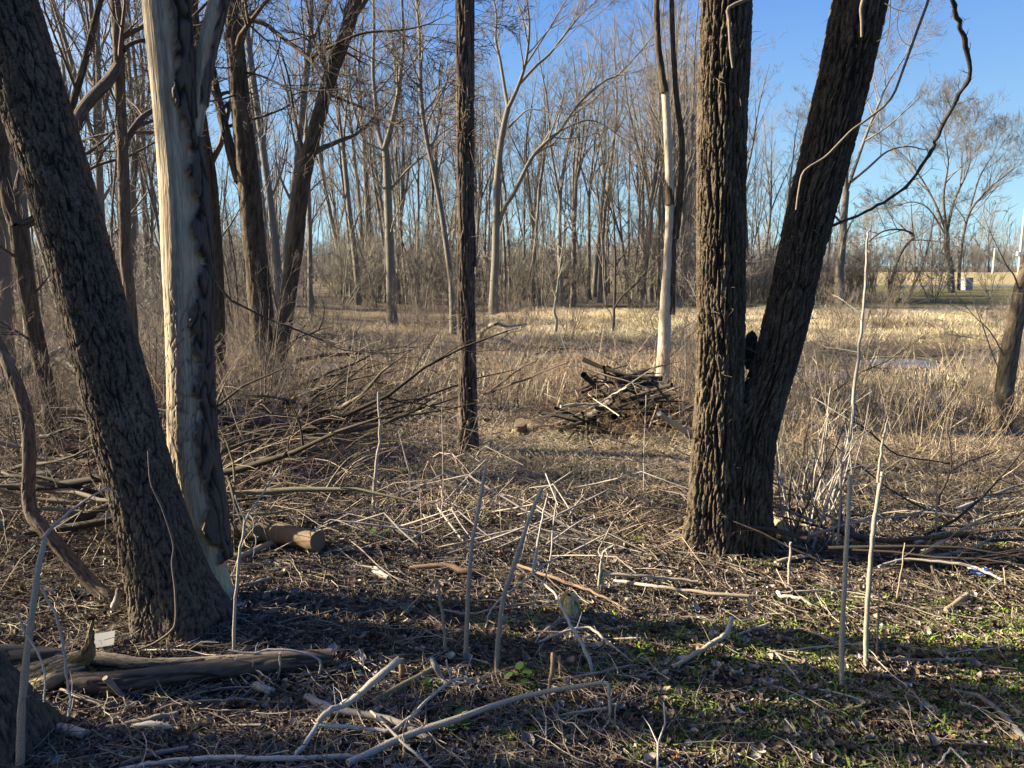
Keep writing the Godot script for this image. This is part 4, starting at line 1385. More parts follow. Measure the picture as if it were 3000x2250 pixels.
	stick("ground_stalk", "thin brown stalk lying level between the two tall upright stalks", "stalk", [[7, [660, 635, 0.03, 830, 662, 0.03, 1000, 622, 0.04, 1230, 588, 0.04], 16.0, 14.0]], Color(0.34, 0.26, 0.2), TAN)
	stick("brown_stub", "tall split brown stalk stub standing among the pale stems", "stub", [[7, [1332, 1295, 0.0, 1345, 1180, 0.05, 1358, 1060, 0.11, 1372, 915, 0.17], 22.0, 26.0]], br, br * 1.3)
	stick("brown_stub", "shorter brown stalk stub just right of the tall split one", "stub", [[7, [1422, 1112, 0.0, 1416, 1020, 0.05, 1410, 930, 0.09], 20.0, 18.0]], br, br * 1.2)
	stick("brown_stub", "wide brown stub with a broken top behind the snapped pale stalk", "stub", [[7, [390, 1085, 0.0, 392, 1020, 0.04, 390, 950, 0.08], 36.0, 34.0]], br * 0.9, br * 1.3)
	stick("brown_stub", "short brown stub below the seed-like husk at the bottom", "stub", [[7, [765, 1420, 0.0, 766, 1380, 0.02, 768, 1320, 0.05], 22.0, 20.0]], br, br)
	stick("husk", "spindle-shaped papery brown husk standing at the bottom left of centre", "husk", [[7, [404, 1650, 0.0, 405, 1560, 0.03, 406, 1480, 0.06, 404, 1395, 0.09], 28.0, 6.0]], Color(0.33, 0.24, 0.14), Color(0.3, 0.2, 0.12))
	stick("mossy_log", "small mossy rotten log slanting up to the right, lower left of centre", "log", [[7, [215, 1230, 0.03, 330, 1165, 0.03, 450, 1100, 0.03, 600, 1015, 0.03], 48.0, 38.0]], Color(0.19, 0.17, 0.09), Color(0.26, 0.21, 0.13), 9)
	stick("grey_stub", "grey bent piece of branch leaning on the mossy rotten log", "branch", [[7, [585, 950, 0.09, 610, 1000, 0.07, 640, 1060, 0.03, 680, 1120, 0.01], 34.0, 26.0]], gy, PALE)
	stick("grey_branch", "thick grey branch lying half under the long pale stalk at the bottom", "branch", [[7, [-30, 1285, 0.03, 200, 1320, 0.03, 400, 1380, 0.03, 590, 1490, 0.02], 44.0, 40.0]], Color(0.27, 0.245, 0.215), gy, 9)
	stick("thin_stalk", "thin straight pale stalk crossing under the long pale one at the bottom", "stalk", [[7, [190, 1290, 0.06, 320, 1420, 0.06, 470, 1560, 0.04, 600, 1680, 0.02], 14.0, 18.0]], Color(0.4, 0.35, 0.28), PALE)
	stick("arched_stick", "arched tan stick lying behind the brown stubs", "stick", [[7, [1250, 855, 0.02, 1380, 800, 0.05, 1500, 762, 0.06, 1610, 752, 0.06, 1720, 840, 0.04, 1885, 968, 0.01], 20.0, 14.0]], Color(0.36, 0.30, 0.23), PALE)
	stick("tan_stick", "tan stick lying level to the right of the brown stubs", "stick", [[7, [1440, 1085, 0.02, 1620, 1050, 0.03, 1760, 1020, 0.03, 1890, 992, 0.02], 16.0, 14.0]], Color(0.35, 0.28, 0.2), TAN)
	stick("curved_twig", "long thin curving twig ending at the right of the brown stubs", "twig", [[7, [1490, 1038, 0.02, 1700, 1045, 0.02, 1860, 1062, 0.02, 2000, 1040, 0.02, 2160, 960, 0.01], 9.0, 7.0]], Color(0.36, 0.31, 0.24), PALE)
	stick("bark_log", "short reddish log with loose bark, half sunlit behind the tall straight stalk", "log", [[7, [440, 368, 0.03, 560, 355, 0.035, 700, 352, 0.035, 790, 385, 0.03, 905, 392, 0.03], 30.0, 46.0]], Color(0.25, 0.16, 0.1), Color(0.12, 0.08, 0.055), 9)
	stick("white_chunk", "white weathered chunk of wood lying left of the short reddish log", "log", [[7, [215, 372, 0.02, 250, 400, 0.025, 310, 432, 0.02], 44.0, 40.0]], Color(0.5, 0.47, 0.42), PALE, 9)
	var su := on_ground(sx(7, 1484), sy(7, 690))
	var sm := Mb.new()
	barky(sm, PackedVector3Array([Vector3(0, -0.03, 0), Vector3(0.002, 0.02, 0), Vector3(0, 0.06, 0), Vector3(-0.003, 0.095, 0), Vector3(-0.003, 0.112, 0), Vector3(0, 0.118, 0.002)]), PackedFloat32Array([0.054, 0.049, 0.046, 0.044, 0.034, 0.003]), 64, 0.006, 3, Color(0.50, 0.41, 0.19), Color(0.20, 0.15, 0.06), 0.007, 0.1, 5.0)
	single("sunlit_stump", sm.mesh(), M.bark, su, "short yellowish sunlit stump with a rounded top in the middle of the litter", "stump")
	stick("stump_branch", "dark branch lying at the foot of the sunlit stump", "branch", [[7, [1240, 830, 0.02, 1330, 770, 0.025, 1420, 700, 0.03, 1520, 690, 0.03, 1600, 700, 0.02], 26.0, 34.0]], Color(0.2, 0.16, 0.12), gy, 8)
	# right
	stalk("tall_stalk", "left of the two tall pale stalks standing in the right foreground", "stalk", [[8, [1038, 1145, 1030, 900, 1040, 650, 1055, 350, 1068, 100, 1075, 0, 1084, -240], 30.0, 24.0, 0.05]], Color(0.37, 0.31, 0.22), PALE)
	stalk("tall_stalk", "right of the two tall pale stalks, snapped and overlapping near its top", "stalk", [[8, [1190, 1012, 1188, 850, 1195, 650, 1215, 350, 1235, 120, 1250, 0, 1296, -260], 30.0, 24.0, 0.05], [8, [1266, -190, 1285, -380, 1305, -500, 1332, -610], 18.0, 10.0, 0.05]], Color(0.38, 0.31, 0.21), PALE)
	stalk("tall_sapling", "very tall thin pale sapling right of the twin trunks, reaching against the treeline", "sapling", [[5, [945, 1660, 1000, 1480, 1050, 1300, 1095, 1080, 1120, 800, 1155, 500, 1180, 200, 1190, 0, 1200, -130, 1215, -170], 26.0, 9.0, 0.3], [5, [1155, 370, 1080, 320, 1020, 275, 970, 250], 8.0, 4.0, 0.2], [5, [1140, 625, 1040, 605, 930, 590, 850, 545], 6.0, 3.0, 0.2], [5, [1100, 1070, 1010, 1020, 920, 960, 850, 920], 7.0, 4.0, 0.2]], Color(0.36, 0.32, 0.26), Color(0.4, 0.36, 0.3), 6)
	stalk("dark_twig_shrub", "dark branching twig right of the two tall stalks, curving up from the litter", "twig", [[5, [1640, 1670, 1660, 1560, 1700, 1480, 1735, 1390, 1742, 1280, 1715, 1140], 16.0, 6.0, 0.1], [5, [1735, 1395, 1830, 1340, 1940, 1300, 2030, 1265], 10.0, 5.0, 0.1], [5, [1105, 1070, 1200, 1130, 1300, 1220, 1400, 1290, 1560, 1320, 1735, 1345], 12.0, 8.0, 0.1]], Color(0.06, 0.045, 0.042), Color(0.06, 0.045, 0.042), 6)
	stick("dark_fallen_limb", "dark fallen limb running right from behind the foot of the twin trunks", "branch", [
		[8, [700, -80, 0.12, 870, 0, 0.12, 980, 80, 0.11, 1080, 140, 0.1, 1250, 180, 0.08, 1420, 190, 0.07, 1580, 205, 0.06, 1620, 285, 0.05, 1760, 320, 0.04, 1900, 345, 0.03], 34.0, 24.0],
		[8, [1630, 290, 0.05, 1620, 380, 0.04, 1660, 470, 0.02, 1700, 570, 0.0], 18.0, 12.0]], dk, dk * 1.4, 8)
	stick("pale_fallen_branch", "long pale fallen branch pointing right, beyond the two tall stalks", "branch", [
		[8, [1270, 355, 0.05, 1430, 310, 0.07, 1600, 318, 0.07, 1850, 345, 0.06, 1960, 390, 0.05, 2078, 440, 0.05], 16.0, 14.0],
		[8, [2075, 440, 0.05, 2100, 470, 0.03, 2150, 520, 0.01], 9.0, 5.0],
		[8, [2070, 442, 0.05, 2000, 490, 0.03, 1930, 555, 0.0], 9.0, 6.0]], Color(0.36, 0.31, 0.25), PALE, 7)
	stick("leaning_log", "sunlit yellowish log leaning against the right foot of the twin trunks", "log", [[8, [560, 0, 0.10, 610, 60, 0.09, 660, 130, 0.06, 720, 200, 0.02], 62.0, 50.0]], Color(0.42, 0.33, 0.19), Color(0.45, 0.36, 0.22), 10)
	stick("cut_log", "short pale sawn log at the right foot of the twin trunks", "log", [[8, [600, 328, 0.03, 700, 300, 0.035, 830, 284, 0.035], 20.0, 24.0]], Color(0.36, 0.29, 0.2), Color(0.5, 0.42, 0.3), 9)
	stick("round_log", "sawn end of a round log, dark ringed, behind the right foot of the twin trunks", "log", [[5, [570, 1500, 0.09, 600, 1510, 0.09, 640, 1515, 0.09], 56.0, 50.0]], Color(0.42, 0.36, 0.27), Color(0.13, 0.085, 0.05), 12)
	stalk("thin_stake", "short thin stake standing in front of the right foot of the twin trunks", "stake", [[8, [688, 512, 692, 380, 698, 280, 702, 195], 20.0, 13.0]], Color(0.33, 0.27, 0.2), PALE)
	stick("curled_bark", "white curled strip of bark on the litter in front of the twin trunks", "bark strip", [[8, [618, 520, 0.03, 640, 545, 0.03, 700, 552, 0.03, 770, 560, 0.03, 835, 610, 0.01], 24.0, 18.0]], Color(0.55, 0.5, 0.42), PALE)
	stick("level_stick", "level pale stick reaching right from the white curled bark", "stick", [[8, [640, 525, 0.025, 800, 512, 0.03, 1000, 506, 0.03, 1170, 535, 0.02], 13.0, 9.0]], Color(0.35, 0.3, 0.24), PALE)
	stick("tan_branch", "tan crooked branch running to the bottom left corner of the right foreground", "branch", [[8, [-60, 1000, 0.02, 130, 890, 0.04, 220, 830, 0.05, 290, 780, 0.06, 318, 690, 0.09], 26.0, 32.0], [8, [345, 795, 0.02, 450, 765, 0.02, 560, 725, 0.02], 16.0, 24.0]], Color(0.38, 0.30, 0.2), PALE, 8)
	stick("ground_branch", "brown branch lying on the green patch right of the two tall stalks", "branch", [[8, [1080, 935, 0.015, 1290, 945, 0.02, 1430, 955, 0.02, 1600, 960, 0.02, 1900, 955, 0.015], 20.0, 16.0]], Color(0.27, 0.21, 0.145), gy, 8)
	stick("chip_log", "tan split chip of log on the litter at the right, below the long pale branch", "log", [[8, [1705, 640, 0.02, 1770, 595, 0.025, 1845, 540, 0.03], 30.0, 34.0]], Color(0.3, 0.225, 0.13), TAN, 7)
	stick("dark_branch", "dark branch curving down to the right edge of the foreground", "branch", [[8, [1740, 1150, 0.02, 1900, 1190, 0.02, 2050, 1295, 0.02, 2130, 1380, 0.02, 2240, 1490, 0.02], 24.0, 44.0]], Color(0.17, 0.14, 0.11), gy, 8)
	stick("forked_twig", "small pale forked twig at the bottom right", "twig", [[8, [1640, 1665, 0.01, 1690, 1590, 0.03, 1738, 1528, 0.05], 14.0, 10.0], [8, [1738, 1530, 0.05, 1800, 1590, 0.03, 1880, 1670, 0.01], 11.0, 12.0]], Color(0.42, 0.37, 0.3), PALE)
	stick("green_patch_twig", "slender twig lying across the sunny green patch", "twig", [[8, [570, 905, 0.02, 760, 890, 0.02, 920, 868, 0.02, 1010, 885, 0.01], 12.0, 8.0]], Color(0.4, 0.34, 0.25), PALE)
	stick("shaded_twig", "jointed pale twig in the shade below the sunny green patch", "twig", [[8, [600, 910, 0.03, 690, 1010, 0.03, 770, 1110, 0.02, 830, 1140, 0.02, 1000, 1170, 0.02, 1150, 1220, 0.01], 12.0, 12.0], [8, [775, 1158, 0.02, 720, 1190, 0.02, 672, 1235, 0.01], 15.0, 12.0]], Color(0.33, 0.28, 0.22), PALE)
	stick("brown_stick", "crooked brown stick above the sunny green patch", "stick", [[8, [570, 785, 0.02, 700, 770, 0.025, 780, 760, 0.025, 950, 825, 0.015], 15.0, 15.0]], Color(0.25, 0.18, 0.12), TAN)
	for s in [["thin stem standing right of the two tall stalks", [1260, 950, 1268, 750, 1272, 560, 1275, 420]], ["dark thin stem bent like a Y, right of the two tall stalks", [1390, 595, 1400, 480, 1425, 330, 1440, 200]], ["dark thin upright stem standing over the dark fallen limb", [1632, 300, 1640, 150, 1645, 0, 1650, -240]], ["thin stem near the right edge beside the pale fallen branch", [2095, 530, 2090, 430, 2080, 360]]]:
		stalk("thin_stalk", s[0], "stalk", [[8, s[1], 13.0, 7.0, 0.05]], Color(0.22, 0.17, 0.13), TAN, 5)
	# left
	stalk("split_stalk", "tall tan dead stalk standing at the far left with a snapped hanging tip", "stalk", [
		[6, [122, 1690, 135, 1400, 160, 1050, 195, 750, 225, 520, 262, 300, 290, 165], 42.0, 26.0, 0.1],
		[6, [290, 165, 330, 110, 450, 0, 560, -80, 690, -160], 22.0, 10.0, 0.5],
		[6, [690, -160, 755, -115, 700, -10, 690, 30], 9.0, 7.0, 0.0],
		[6, [265, 490, 320, 590, 372, 690, 405, 850, 425, 1020, 445, 1150, 458, 1240, 440, 1325], 17.0, 10.0, -0.2],
		[6, [115, 645, 150, 750, 220, 870, 262, 960, 292, 1080, 285, 1230], 13.0, 9.0, -0.2]], Color(0.35, 0.265, 0.17), PALE, 8)
	stalk("slender_stalk", "slender pale stalk with hooked twigs at its top, right of the leaning tree's foot", "stalk", [
		[6, [1505, 950, 1520, 700, 1540, 420, 1560, 230, 1590, 55], 20.0, 16.0, 0.05],
		[6, [1590, 55, 1660, -60, 1730, -160, 1810, -300], 14.0, 7.0, 0.4],
		[6, [1615, 20, 1645, 60, 1640, 130, 1660, 180, 1640, 290], 10.0, 5.0, -0.1],
		[6, [1590, 60, 1545, -40, 1520, -110, 1515, 60, 1530, 110], 9.0, 4.0, 0.1]], Color(0.42, 0.355, 0.26), PALE)
	stick("fallen_log", "dark smooth fallen log lying level at the lower left, its sawn end at the right", "log", [[6, [480, 1110, 0.05, 800, 1095, 0.055, 1100, 1060, 0.055, 1500, 1010, 0.06, 1800, 975, 0.06, 2150, 940, 0.06], 110.0, 104.0]], Color(0.105, 0.082, 0.064), Color(0.13, 0.1, 0.075), 14)
	stick("peeling_log", "paler peeling log lying behind the dark smooth fallen log", "log", [[6, [560, 950, 0.06, 760, 965, 0.06, 900, 985, 0.06, 1150, 980, 0.06, 1400, 965, 0.05, 1900, 920, 0.05], 76.0, 50.0]], Color(0.20, 0.165, 0.12), gy, 12)
	stick("far_log", "grey log end lying at the far left behind the rotten stump", "log", [[6, [-60, 930, 0.05, 100, 925, 0.05, 250, 930, 0.05, 400, 935, 0.05], 110.0, 80.0]], Color(0.14, 0.115, 0.09), gy, 12)
	rotten_stump()
	stick("pale_log", "short pale barkless log at the lower left", "log", [[6, [215, 1365, 0.02, 330, 1392, 0.02, 440, 1412, 0.02, 555, 1446, 0.02], 54.0, 60.0]], Color(0.36, 0.30, 0.215), PALE, 10)
	stick("pale_chip", "pale curved piece of wood to the right of the short barkless log", "log", [[6, [860, 1395, 0.015, 950, 1378, 0.025, 1040, 1385, 0.025, 1115, 1415, 0.01], 36.0, 40.0]], Color(0.39, 0.35, 0.28), PALE, 8)
	stick("grey_chunk", "grey barrel-shaped chunk of branch below the end of the dark fallen log", "log", [[6, [1655, 1125, 0.02, 1700, 1140, 0.025, 1760, 1165, 0.02], 50.0, 44.0]], Color(0.27, 0.245, 0.21), PALE, 10)
	stick("grey_chunk", "light grey chunk of branch beside the bent white stalk at the lower middle", "log", [[6, [1985, 1200, 0.02, 2080, 1245, 0.025, 2210, 1300, 0.02], 48.0, 52.0]], Color(0.3, 0.26, 0.22), PALE, 10)
	stick("red_twig", "thin reddish twig with a white back, lying below the rotten stump", "twig", [[6, [390, 1150, 0.04, 500, 1195, 0.04, 620, 1240, 0.03, 745, 1295, 0.01], 16.0, 9.0], [6, [390, 1150, 0.04, 365, 1220, 0.02, 350, 1280, 0.0], 10.0, 8.0]], Color(0.33, 0.27, 0.23), PALE)
	stick("hoop_twig", "white hoop-shaped twig arching over the dark fallen log", "twig", [[6, [1480, 895, 0.14, 1620, 915, 0.13, 1780, 890, 0.14, 1940, 905, 0.13, 2070, 962, 0.1, 2060, 1080, 0.01], 13.0, 12.0], [6, [1500, 955, 0.10, 1600, 1000, 0.07, 1760, 1085, 0.02], 16.0, 10.0], [6, [1812, 915, 0.12, 1815, 1000, 0.06, 1798, 1085, 0.01], 14.0, 10.0]], Color(0.44, 0.4, 0.34), PALE)
	stick("long_dark_branch", "long dark curving branch lying in front of the dark fallen log", "branch", [[6, [1000, 1290, 0.02, 1200, 1238, 0.025, 1400, 1222, 0.025, 1600, 1218, 0.02, 1740, 1250, 0.01], 20.0, 14.0], [6, [1060, 1262, 0.02, 1250, 1190, 0.03, 1430, 1145, 0.03, 1650, 1128, 0.02], 16.0, 10.0]], Color(0.15, 0.12, 0.1), gy)
	stick("long_dark_branch", "dark branch lying lower left, above the pale curved piece of wood", "branch", [[6, [690, 1395, 0.015, 850, 1370, 0.02, 1000, 1335, 0.025, 1150, 1310, 0.02], 26.0, 34.0]], Color(0.17, 0.14, 0.11), gy, 8)
	stick("long_dark_branch", "dark branch slanting down to the white branch at the bottom edge", "branch", [[6, [720, 1660, 0.02, 900, 1600, 0.025, 1060, 1555, 0.025, 1220, 1530, 0.02], 30.0, 26.0]], Color(0.14, 0.115, 0.095), gy, 8)
	stick("long_dark_branch", "dark curved branch right of the lower left logs, rising to the right", "branch", [[6, [1450, 1480, 0.015, 1600, 1410, 0.02, 1720, 1340, 0.02, 1850, 1190, 0.02], 20.0, 12.0]], Color(0.15, 0.12, 0.1), gy)
	stick("short_prop", "short grey stick leaning against the front of the dark fallen log", "stick", [[6, [680, 1075, 0.11, 740, 1130, 0.06, 815, 1215, 0.0], 30.0, 30.0]], Color(0.21, 0.18, 0.15), gy, 7)
	stick("flat_board", "pale flat strip of wood right of the leaning tree's foot", "strip", [[6, [1555, 475, 0.02, 1650, 455, 0.02, 1745, 430, 0.02], 20.0, 24.0]], Color(0.33, 0.29, 0.22), PALE, 5)
	stick("bleached_root", "white bleached branch end sticking out at the left foot of the leaning tree", "branch", [[6, [725, 640, 0.01, 755, 580, 0.05, 775, 500, 0.1], 44.0, 34.0]], Color(0.45, 0.42, 0.36), Color(0.07, 0.05, 0.04), 9)
	stick("decayed_log", "thick decayed log behind the slender pale stalk, its broken end at the right", "log", [[6, [1560, 95, 0.08, 1700, 125, 0.085, 1850, 145, 0.085, 2060, 190, 0.08], 150.0, 110.0]], Color(0.115, 0.092, 0.066), Color(0.19, 0.13, 0.08), 14)
	stick("splintered_log", "splintered wood pieces in a band of sun behind the slender pale stalk", "log", [[6, [1440, 270, 0.03, 1560, 285, 0.03, 1700, 225, 0.04, 1840, 170, 0.05], 44.0, 34.0]], Color(0.33, 0.26, 0.16), TAN, 8)
	# brush around the left trees
	stick("grey_log", "long grey branch running right from behind the foot of the forked tree", "branch", [[3, [230, 1570, 0.04, 340, 1520, 0.06, 450, 1470, 0.07, 560, 1435, 0.07, 680, 1425, 0.07], 44.0, 36.0]], Color(0.22, 0.18, 0.135), gy, 8)
	stick("grey_log", "grey branch arching behind the leaning trunk at the left edge", "branch", [[3, [-60, 900, 0.4, 60, 800, 0.55, 160, 745, 0.62, 300, 705, 0.66, 400, 680, 0.68, 520, 760, 0.6], 62.0, 34.0]], Color(0.16, 0.14, 0.105), gy, 8)
	stick("grey_log", "smooth grey branch end behind the leaning trunk, above the curved sapling", "branch", [[3, [200, 700, 0.66, 290, 660, 0.7, 360, 630, 0.74, 400, 600, 0.78], 26.0, 34.0]], Color(0.20, 0.15, 0.11), gy, 8)
	stick("mossy_branch", "pale mossy crooked branch on the brush heap left of the straight tree", "branch", [
		[3, [1330, 1160, 0.22, 1440, 1130, 0.26, 1560, 1120, 0.3, 1700, 1090, 0.34, 1820, 1045, 0.38, 1960, 1020, 0.42, 2080, 960, 0.46], 34.0, 12.0],
		[3, [1690, 1090, 0.34, 1760, 1010, 0.42, 1835, 910, 0.5], 12.0, 6.0], [3, [1840, 1045, 0.4, 1870, 1120, 0.3, 1940, 1160, 0.2], 14.0, 6.0]], Color(0.33, 0.30, 0.22), Color(0.2, 0.17, 0.12), 8)
	stick("brush_branch", "dark branch curving to the right across the brush heap", "branch", [[3, [1380, 1225, 0.15, 1560, 1170, 0.2, 1750, 1105, 0.3, 1900, 1070, 0.36, 2060, 1080, 0.36, 2200, 1110, 0.3], 30.0, 10.0], [3, [1900, 1070, 0.36, 2010, 1000, 0.46, 2120, 930, 0.5], 12.0, 6.0]], dk, dk * 1.5, 7)
	for k in 120:   # the rest of the heap
		var a := on_ground(rng.randf_range(560, 1030), rng.randf_range(1140, 1400)) if k < 84 else on_ground(rng.randf_range(0, 420), rng.randf_range(1280, 1620))
		var an := rng.randf_range(-0.6, 0.6) + (PI if rng.randf() < 0.4 else 0.0)
		var d := Vector3(cos(an), rng.randf_range(-0.1, 0.35), sin(an))
		var ln := rng.randf_range(0.5, 1.9)
		var p := PackedVector3Array()
		var q := Vector3(0, rng.randf_range(0.02, 0.42), 0)
		for j in 6:
			p.append(q)
			d = (d + rv() * 0.22).normalized()
			q += d * ln / 5.0
			q.y = maxf(q.y, 0.02)
		var mb := Mb.new()
		var r := ramp(p, rng.randf_range(0.008, 0.03) if k % 3 else 0.034, 0.005)
		var col := grey([Color(0.05, 0.04, 0.03), Color(0.09, 0.07, 0.052), Color(0.2, 0.165, 0.12)][rng.randi() % 3], 0.2)
		mb.tube(p, r, 6, col)
		side(mb, p, r, 5, 0.3, ln * 0.3, 1, params(col, col * 1.2, [0, 2], 1.0, 0.0, 0.25, 0.002))
		single("brushwood", mb.mesh(), M.wood, a, "crooked dead branch lying in the brush heaps at the left" , "branch", "branches of the brush heaps at the left")
	# the debris heap behind the straight tree
	stick("heap_log", "thick dark log propped on the debris heap right of the straight tree", "log", [[4, [1465, 1110, 0.04, 1560, 1060, 0.12, 1650, 1010, 0.2, 1740, 940, 0.32], 50.0, 36.0]], Color(0.10, 0.085, 0.07), gy, 9)
	stick("heap_log", "dark forked log end pointing up on the debris heap", "log", [[4, [1640, 1130, 0.05, 1690, 1040, 0.18, 1740, 960, 0.3, 1762, 935, 0.34, 1735, 885, 0.42], 34.0, 22.0]], Color(0.085, 0.07, 0.06), dk, 8)
	stick("heap_log", "second dark log lying under the propped one on the debris heap", "log", [[4, [1240, 1110, 0.05, 1400, 1100, 0.06, 1560, 1050, 0.1, 1700, 1000, 0.15], 34.0, 26.0]], Color(0.13, 0.105, 0.08), gy, 8)
	stick("heap_log", "pale dead branch along the top of the debris heap", "branch", [[4, [1420, 975, 0.3, 1550, 960, 0.32, 1650, 962, 0.32, 1760, 900, 0.4, 1850, 850, 0.5], 20.0, 10.0]], Color(0.42, 0.35, 0.22), PALE, 6)
	stick("leaning_plank", "pale yellow dead trunk leaning down to the right of the debris heap", "log", [[4, [2060, 1020, 0.42, 2130, 1070, 0.3, 2200, 1120, 0.17, 2270, 1170, 0.05], 36.0, 40.0]], Color(0.5, 0.41, 0.25), PALE, 9)
	stick("old_stump", "old cut stump with a shaded hollow side, left of the debris heap", "stump", [[4, [1160, 1145, 0.0, 1160, 1110, 0.07, 1160, 1078, 0.14], 86.0, 74.0]], Color(0.30, 0.245, 0.16), Color(0.2, 0.15, 0.1), 12)
	stick("clearing_branch", "thin dark branch slanting up in the weeds right of the straight tree", "branch", [[4, [880, 930, 0.1, 1010, 840, 0.5, 1100, 770, 0.75, 1180, 720, 0.9, 1270, 670, 1.1], 14.0, 8.0]], Color(0.09, 0.07, 0.055), dk, 6)
	stick("clearing_branch", "longer dark branch slanting up through the weeds, below the other one", "branch", [[4, [950, 890, 0.15, 1100, 830, 0.4, 1220, 790, 0.5, 1330, 740, 0.65, 1470, 690, 0.8], 16.0, 10.0]], Color(0.10, 0.08, 0.06), dk, 6)
	stick("pale_root", "pale upturned dead wood at the left end of the meadow", "dead wood", [[4, [890, 530, 0.05, 930, 480, 0.35, 990, 440, 0.6, 1100, 455, 0.5, 1200, 440, 0.5], 26.0, 14.0]], Color(0.38, 0.31, 0.21), PALE, 8)
	stick("weed_log", "dark log lying in the weeds left of the straight tree", "log", [[4, [260, 965, 0.06, 360, 945, 0.08, 470, 935, 0.1, 560, 925, 0.12], 16.0, 24.0]], Color(0.08, 0.065, 0.05), gy, 8)
	stick("straw_arch", "white arching dead stalk in the weeds left of the straight tree", "stalk", [[4, [500, 1010, 0.2, 545, 990, 0.26, 590, 985, 0.26, 600, 1040, 0.1, 610, 1090, 0.01], 8.0, 6.0]], Color(0.5, 0.42, 0.3), PALE, 5)
	for s in [["thin upright dead stalk, leftmost of the row left of the straight tree", [205, 1655, 225, 1400, 250, 1150, 240, 880], 26.0], ["dead stalk leaning right in the brush left of the straight tree", [470, 1560, 440, 1400, 400, 1250, 370, 1130], 12.0], ["grey upright stalk just left of the straight tree", [665, 1640, 660, 1450, 655, 1200, 650, 980], 9.0], ["thin bent stalk in front of the straight tree's foot", [960, 1290, 975, 1130, 1040, 1020, 1090, 900], 7.0], ["slim upright stem between the straight tree and the twin trunks", [1958, 1560, 1962, 1300, 1968, 1100, 1975, 900], 9.0], ["slim pale stem right of the twin trunks in the brush", [880, 1640, 900, 1420, 930, 1150, 960, 850], 14.0], ["slim pale stem standing among the canes right of the twin trunks", [830, 1600, 860, 1400, 905, 1230, 930, 1050], 16.0]]:
		var sheet := 5 if (s[0] as String).contains("right of the twin trunks") else 4
		stalk("dead_stalk", s[0], "stalk", [[sheet, s[1], s[2], s[2] * 0.6, 0.1]], Color(0.40, 0.33, 0.25), PALE, 5)
	for k in 84:   # the heap itself
		var a := on_ground(rng.randf_range(1680, 1995), rng.randf_range(1205, 1300))
		var hump := 0.55 * exp(-pow((a.x - 1.2) / 0.5, 2.0))
		var an := rng.randf() * TAU
		var d := Vector3(cos(an), rng.randf_range(-0.5, 0.5), sin(an) * 0.7).normalized()
		var ln := rng.randf_range(0.3, 0.9)
		var p := PackedVector3Array()
		var q := Vector3(0, hump * rng.randf_range(0.2, 1.0) + 0.03, 0) - d * ln * 0.5
		for j in 6:
			p.append(Vector3(q.x, maxf(q.y, 0.015), q.z))
			d = (d + rv() * 0.1).normalized()
			q += d * ln / 5.0
		var mb := Mb.new()
		var dark := k % 3 > 0
		var col := grey(Color(0.055, 0.043, 0.033) if dark else Color(0.38, 0.31, 0.21), 0.25)
		var r := ramp(p, rng.randf_range(0.012, 0.034) if dark else rng.randf_range(0.004, 0.010), 0.004)
		mb.tube(p, r, 6, col)
		side(mb, p, r, 3, 0.3, ln * 0.25, 1, params(col, col, [0, 2], 1.0, 0.0, 0.25, 0.0025))
		single("heap_stick", mb.mesh(), M.wood, a, "dark dead branch heaped up right of the straight tree" if dark else "pale dead stem on the debris heap right of the straight tree", "branch", "dark branches of the debris heap" if dark else "pale stems of the debris heap")
	# canes by the right foot of the twin trunks
	for k in 34:
		var a := on_ground(rng.randf_range(2290, 2480), rng.randf_range(1490, 1620))
		var d := Vector3(rng.randf_range(-0.45, 0.45), 1.0, rng.randf_range(-0.4, 0.2)).normalized()
		var p := PackedVector3Array()
		var q := Vector3(0, -0.02, 0)
		var ln := rng.randf_range(0.35, 0.85)
		for j in 6:
			p.append(q)
			d = (d + rv() * 0.13).normalized()
			q += d * ln / 5.0
		var mb := Mb.new()
		var col := grey(PALE if k % 3 > 0 else Color(0.12, 0.09, 0.07), 0.2)
		var r := ramp(p, rng.randf_range(0.004, 0.009), 0.0025)
		mb.tube(p, r, 5, col)
		side(mb, p, r, 3, 0.4, ln * 0.3, 1, params(col, col, [0, 2], 0.8, 0.0, 0.2, 0.0016))
		single("dead_cane", mb.mesh(), M.wood, a, "dead cane standing in the thicket at the right foot of the twin trunks", "cane", "canes at the right foot of the twin trunks")
	for k in 30:   # fallen branches in that thicket
		var a := on_ground(rng.randf_range(2270, 2850), rng.randf_range(1500, 1690))
		var an := rng.randf_range(-0.5, 0.5) + (PI if k % 2 else 0.0)
		var d := Vector3(cos(an), rng.randf_range(-0.05, 0.4), sin(an)).normalized()
		var ln := rng.randf_range(0.35, 1.2)
		var p := PackedVector3Array()
		var q := Vector3(0, rng.randf_range(0.02, 0.16), 0)
		for j in 6:
			p.append(q)
			d = (d + rv() * 0.2).normalized()
			q += d * ln / 5.0
			q.y = maxf(q.y, 0.015)
		var mb := Mb.new()
		var dark := k % 3 > 0
		var col := grey(Color(0.06, 0.047, 0.036) if dark else Color(0.36, 0.30, 0.22), 0.2)
		var r := ramp(p, rng.randf_range(0.006, 0.016), 0.003)
		mb.tube(p, r, 6, col)
		side(mb, p, r, 5, 0.25, ln * 0.3, 1, params(col, col, [0, 2], 0.9, 0.05, 0.25, 0.002))
		single("fallen_branch", mb.mesh(), M.wood, a, "dark fallen branch in the tangle right of the twin trunks" if dark else "pale fallen branch in the tangle right of the twin trunks", "branch", "dark branches right of the twin trunks" if dark else "pale branches right of the twin trunks")
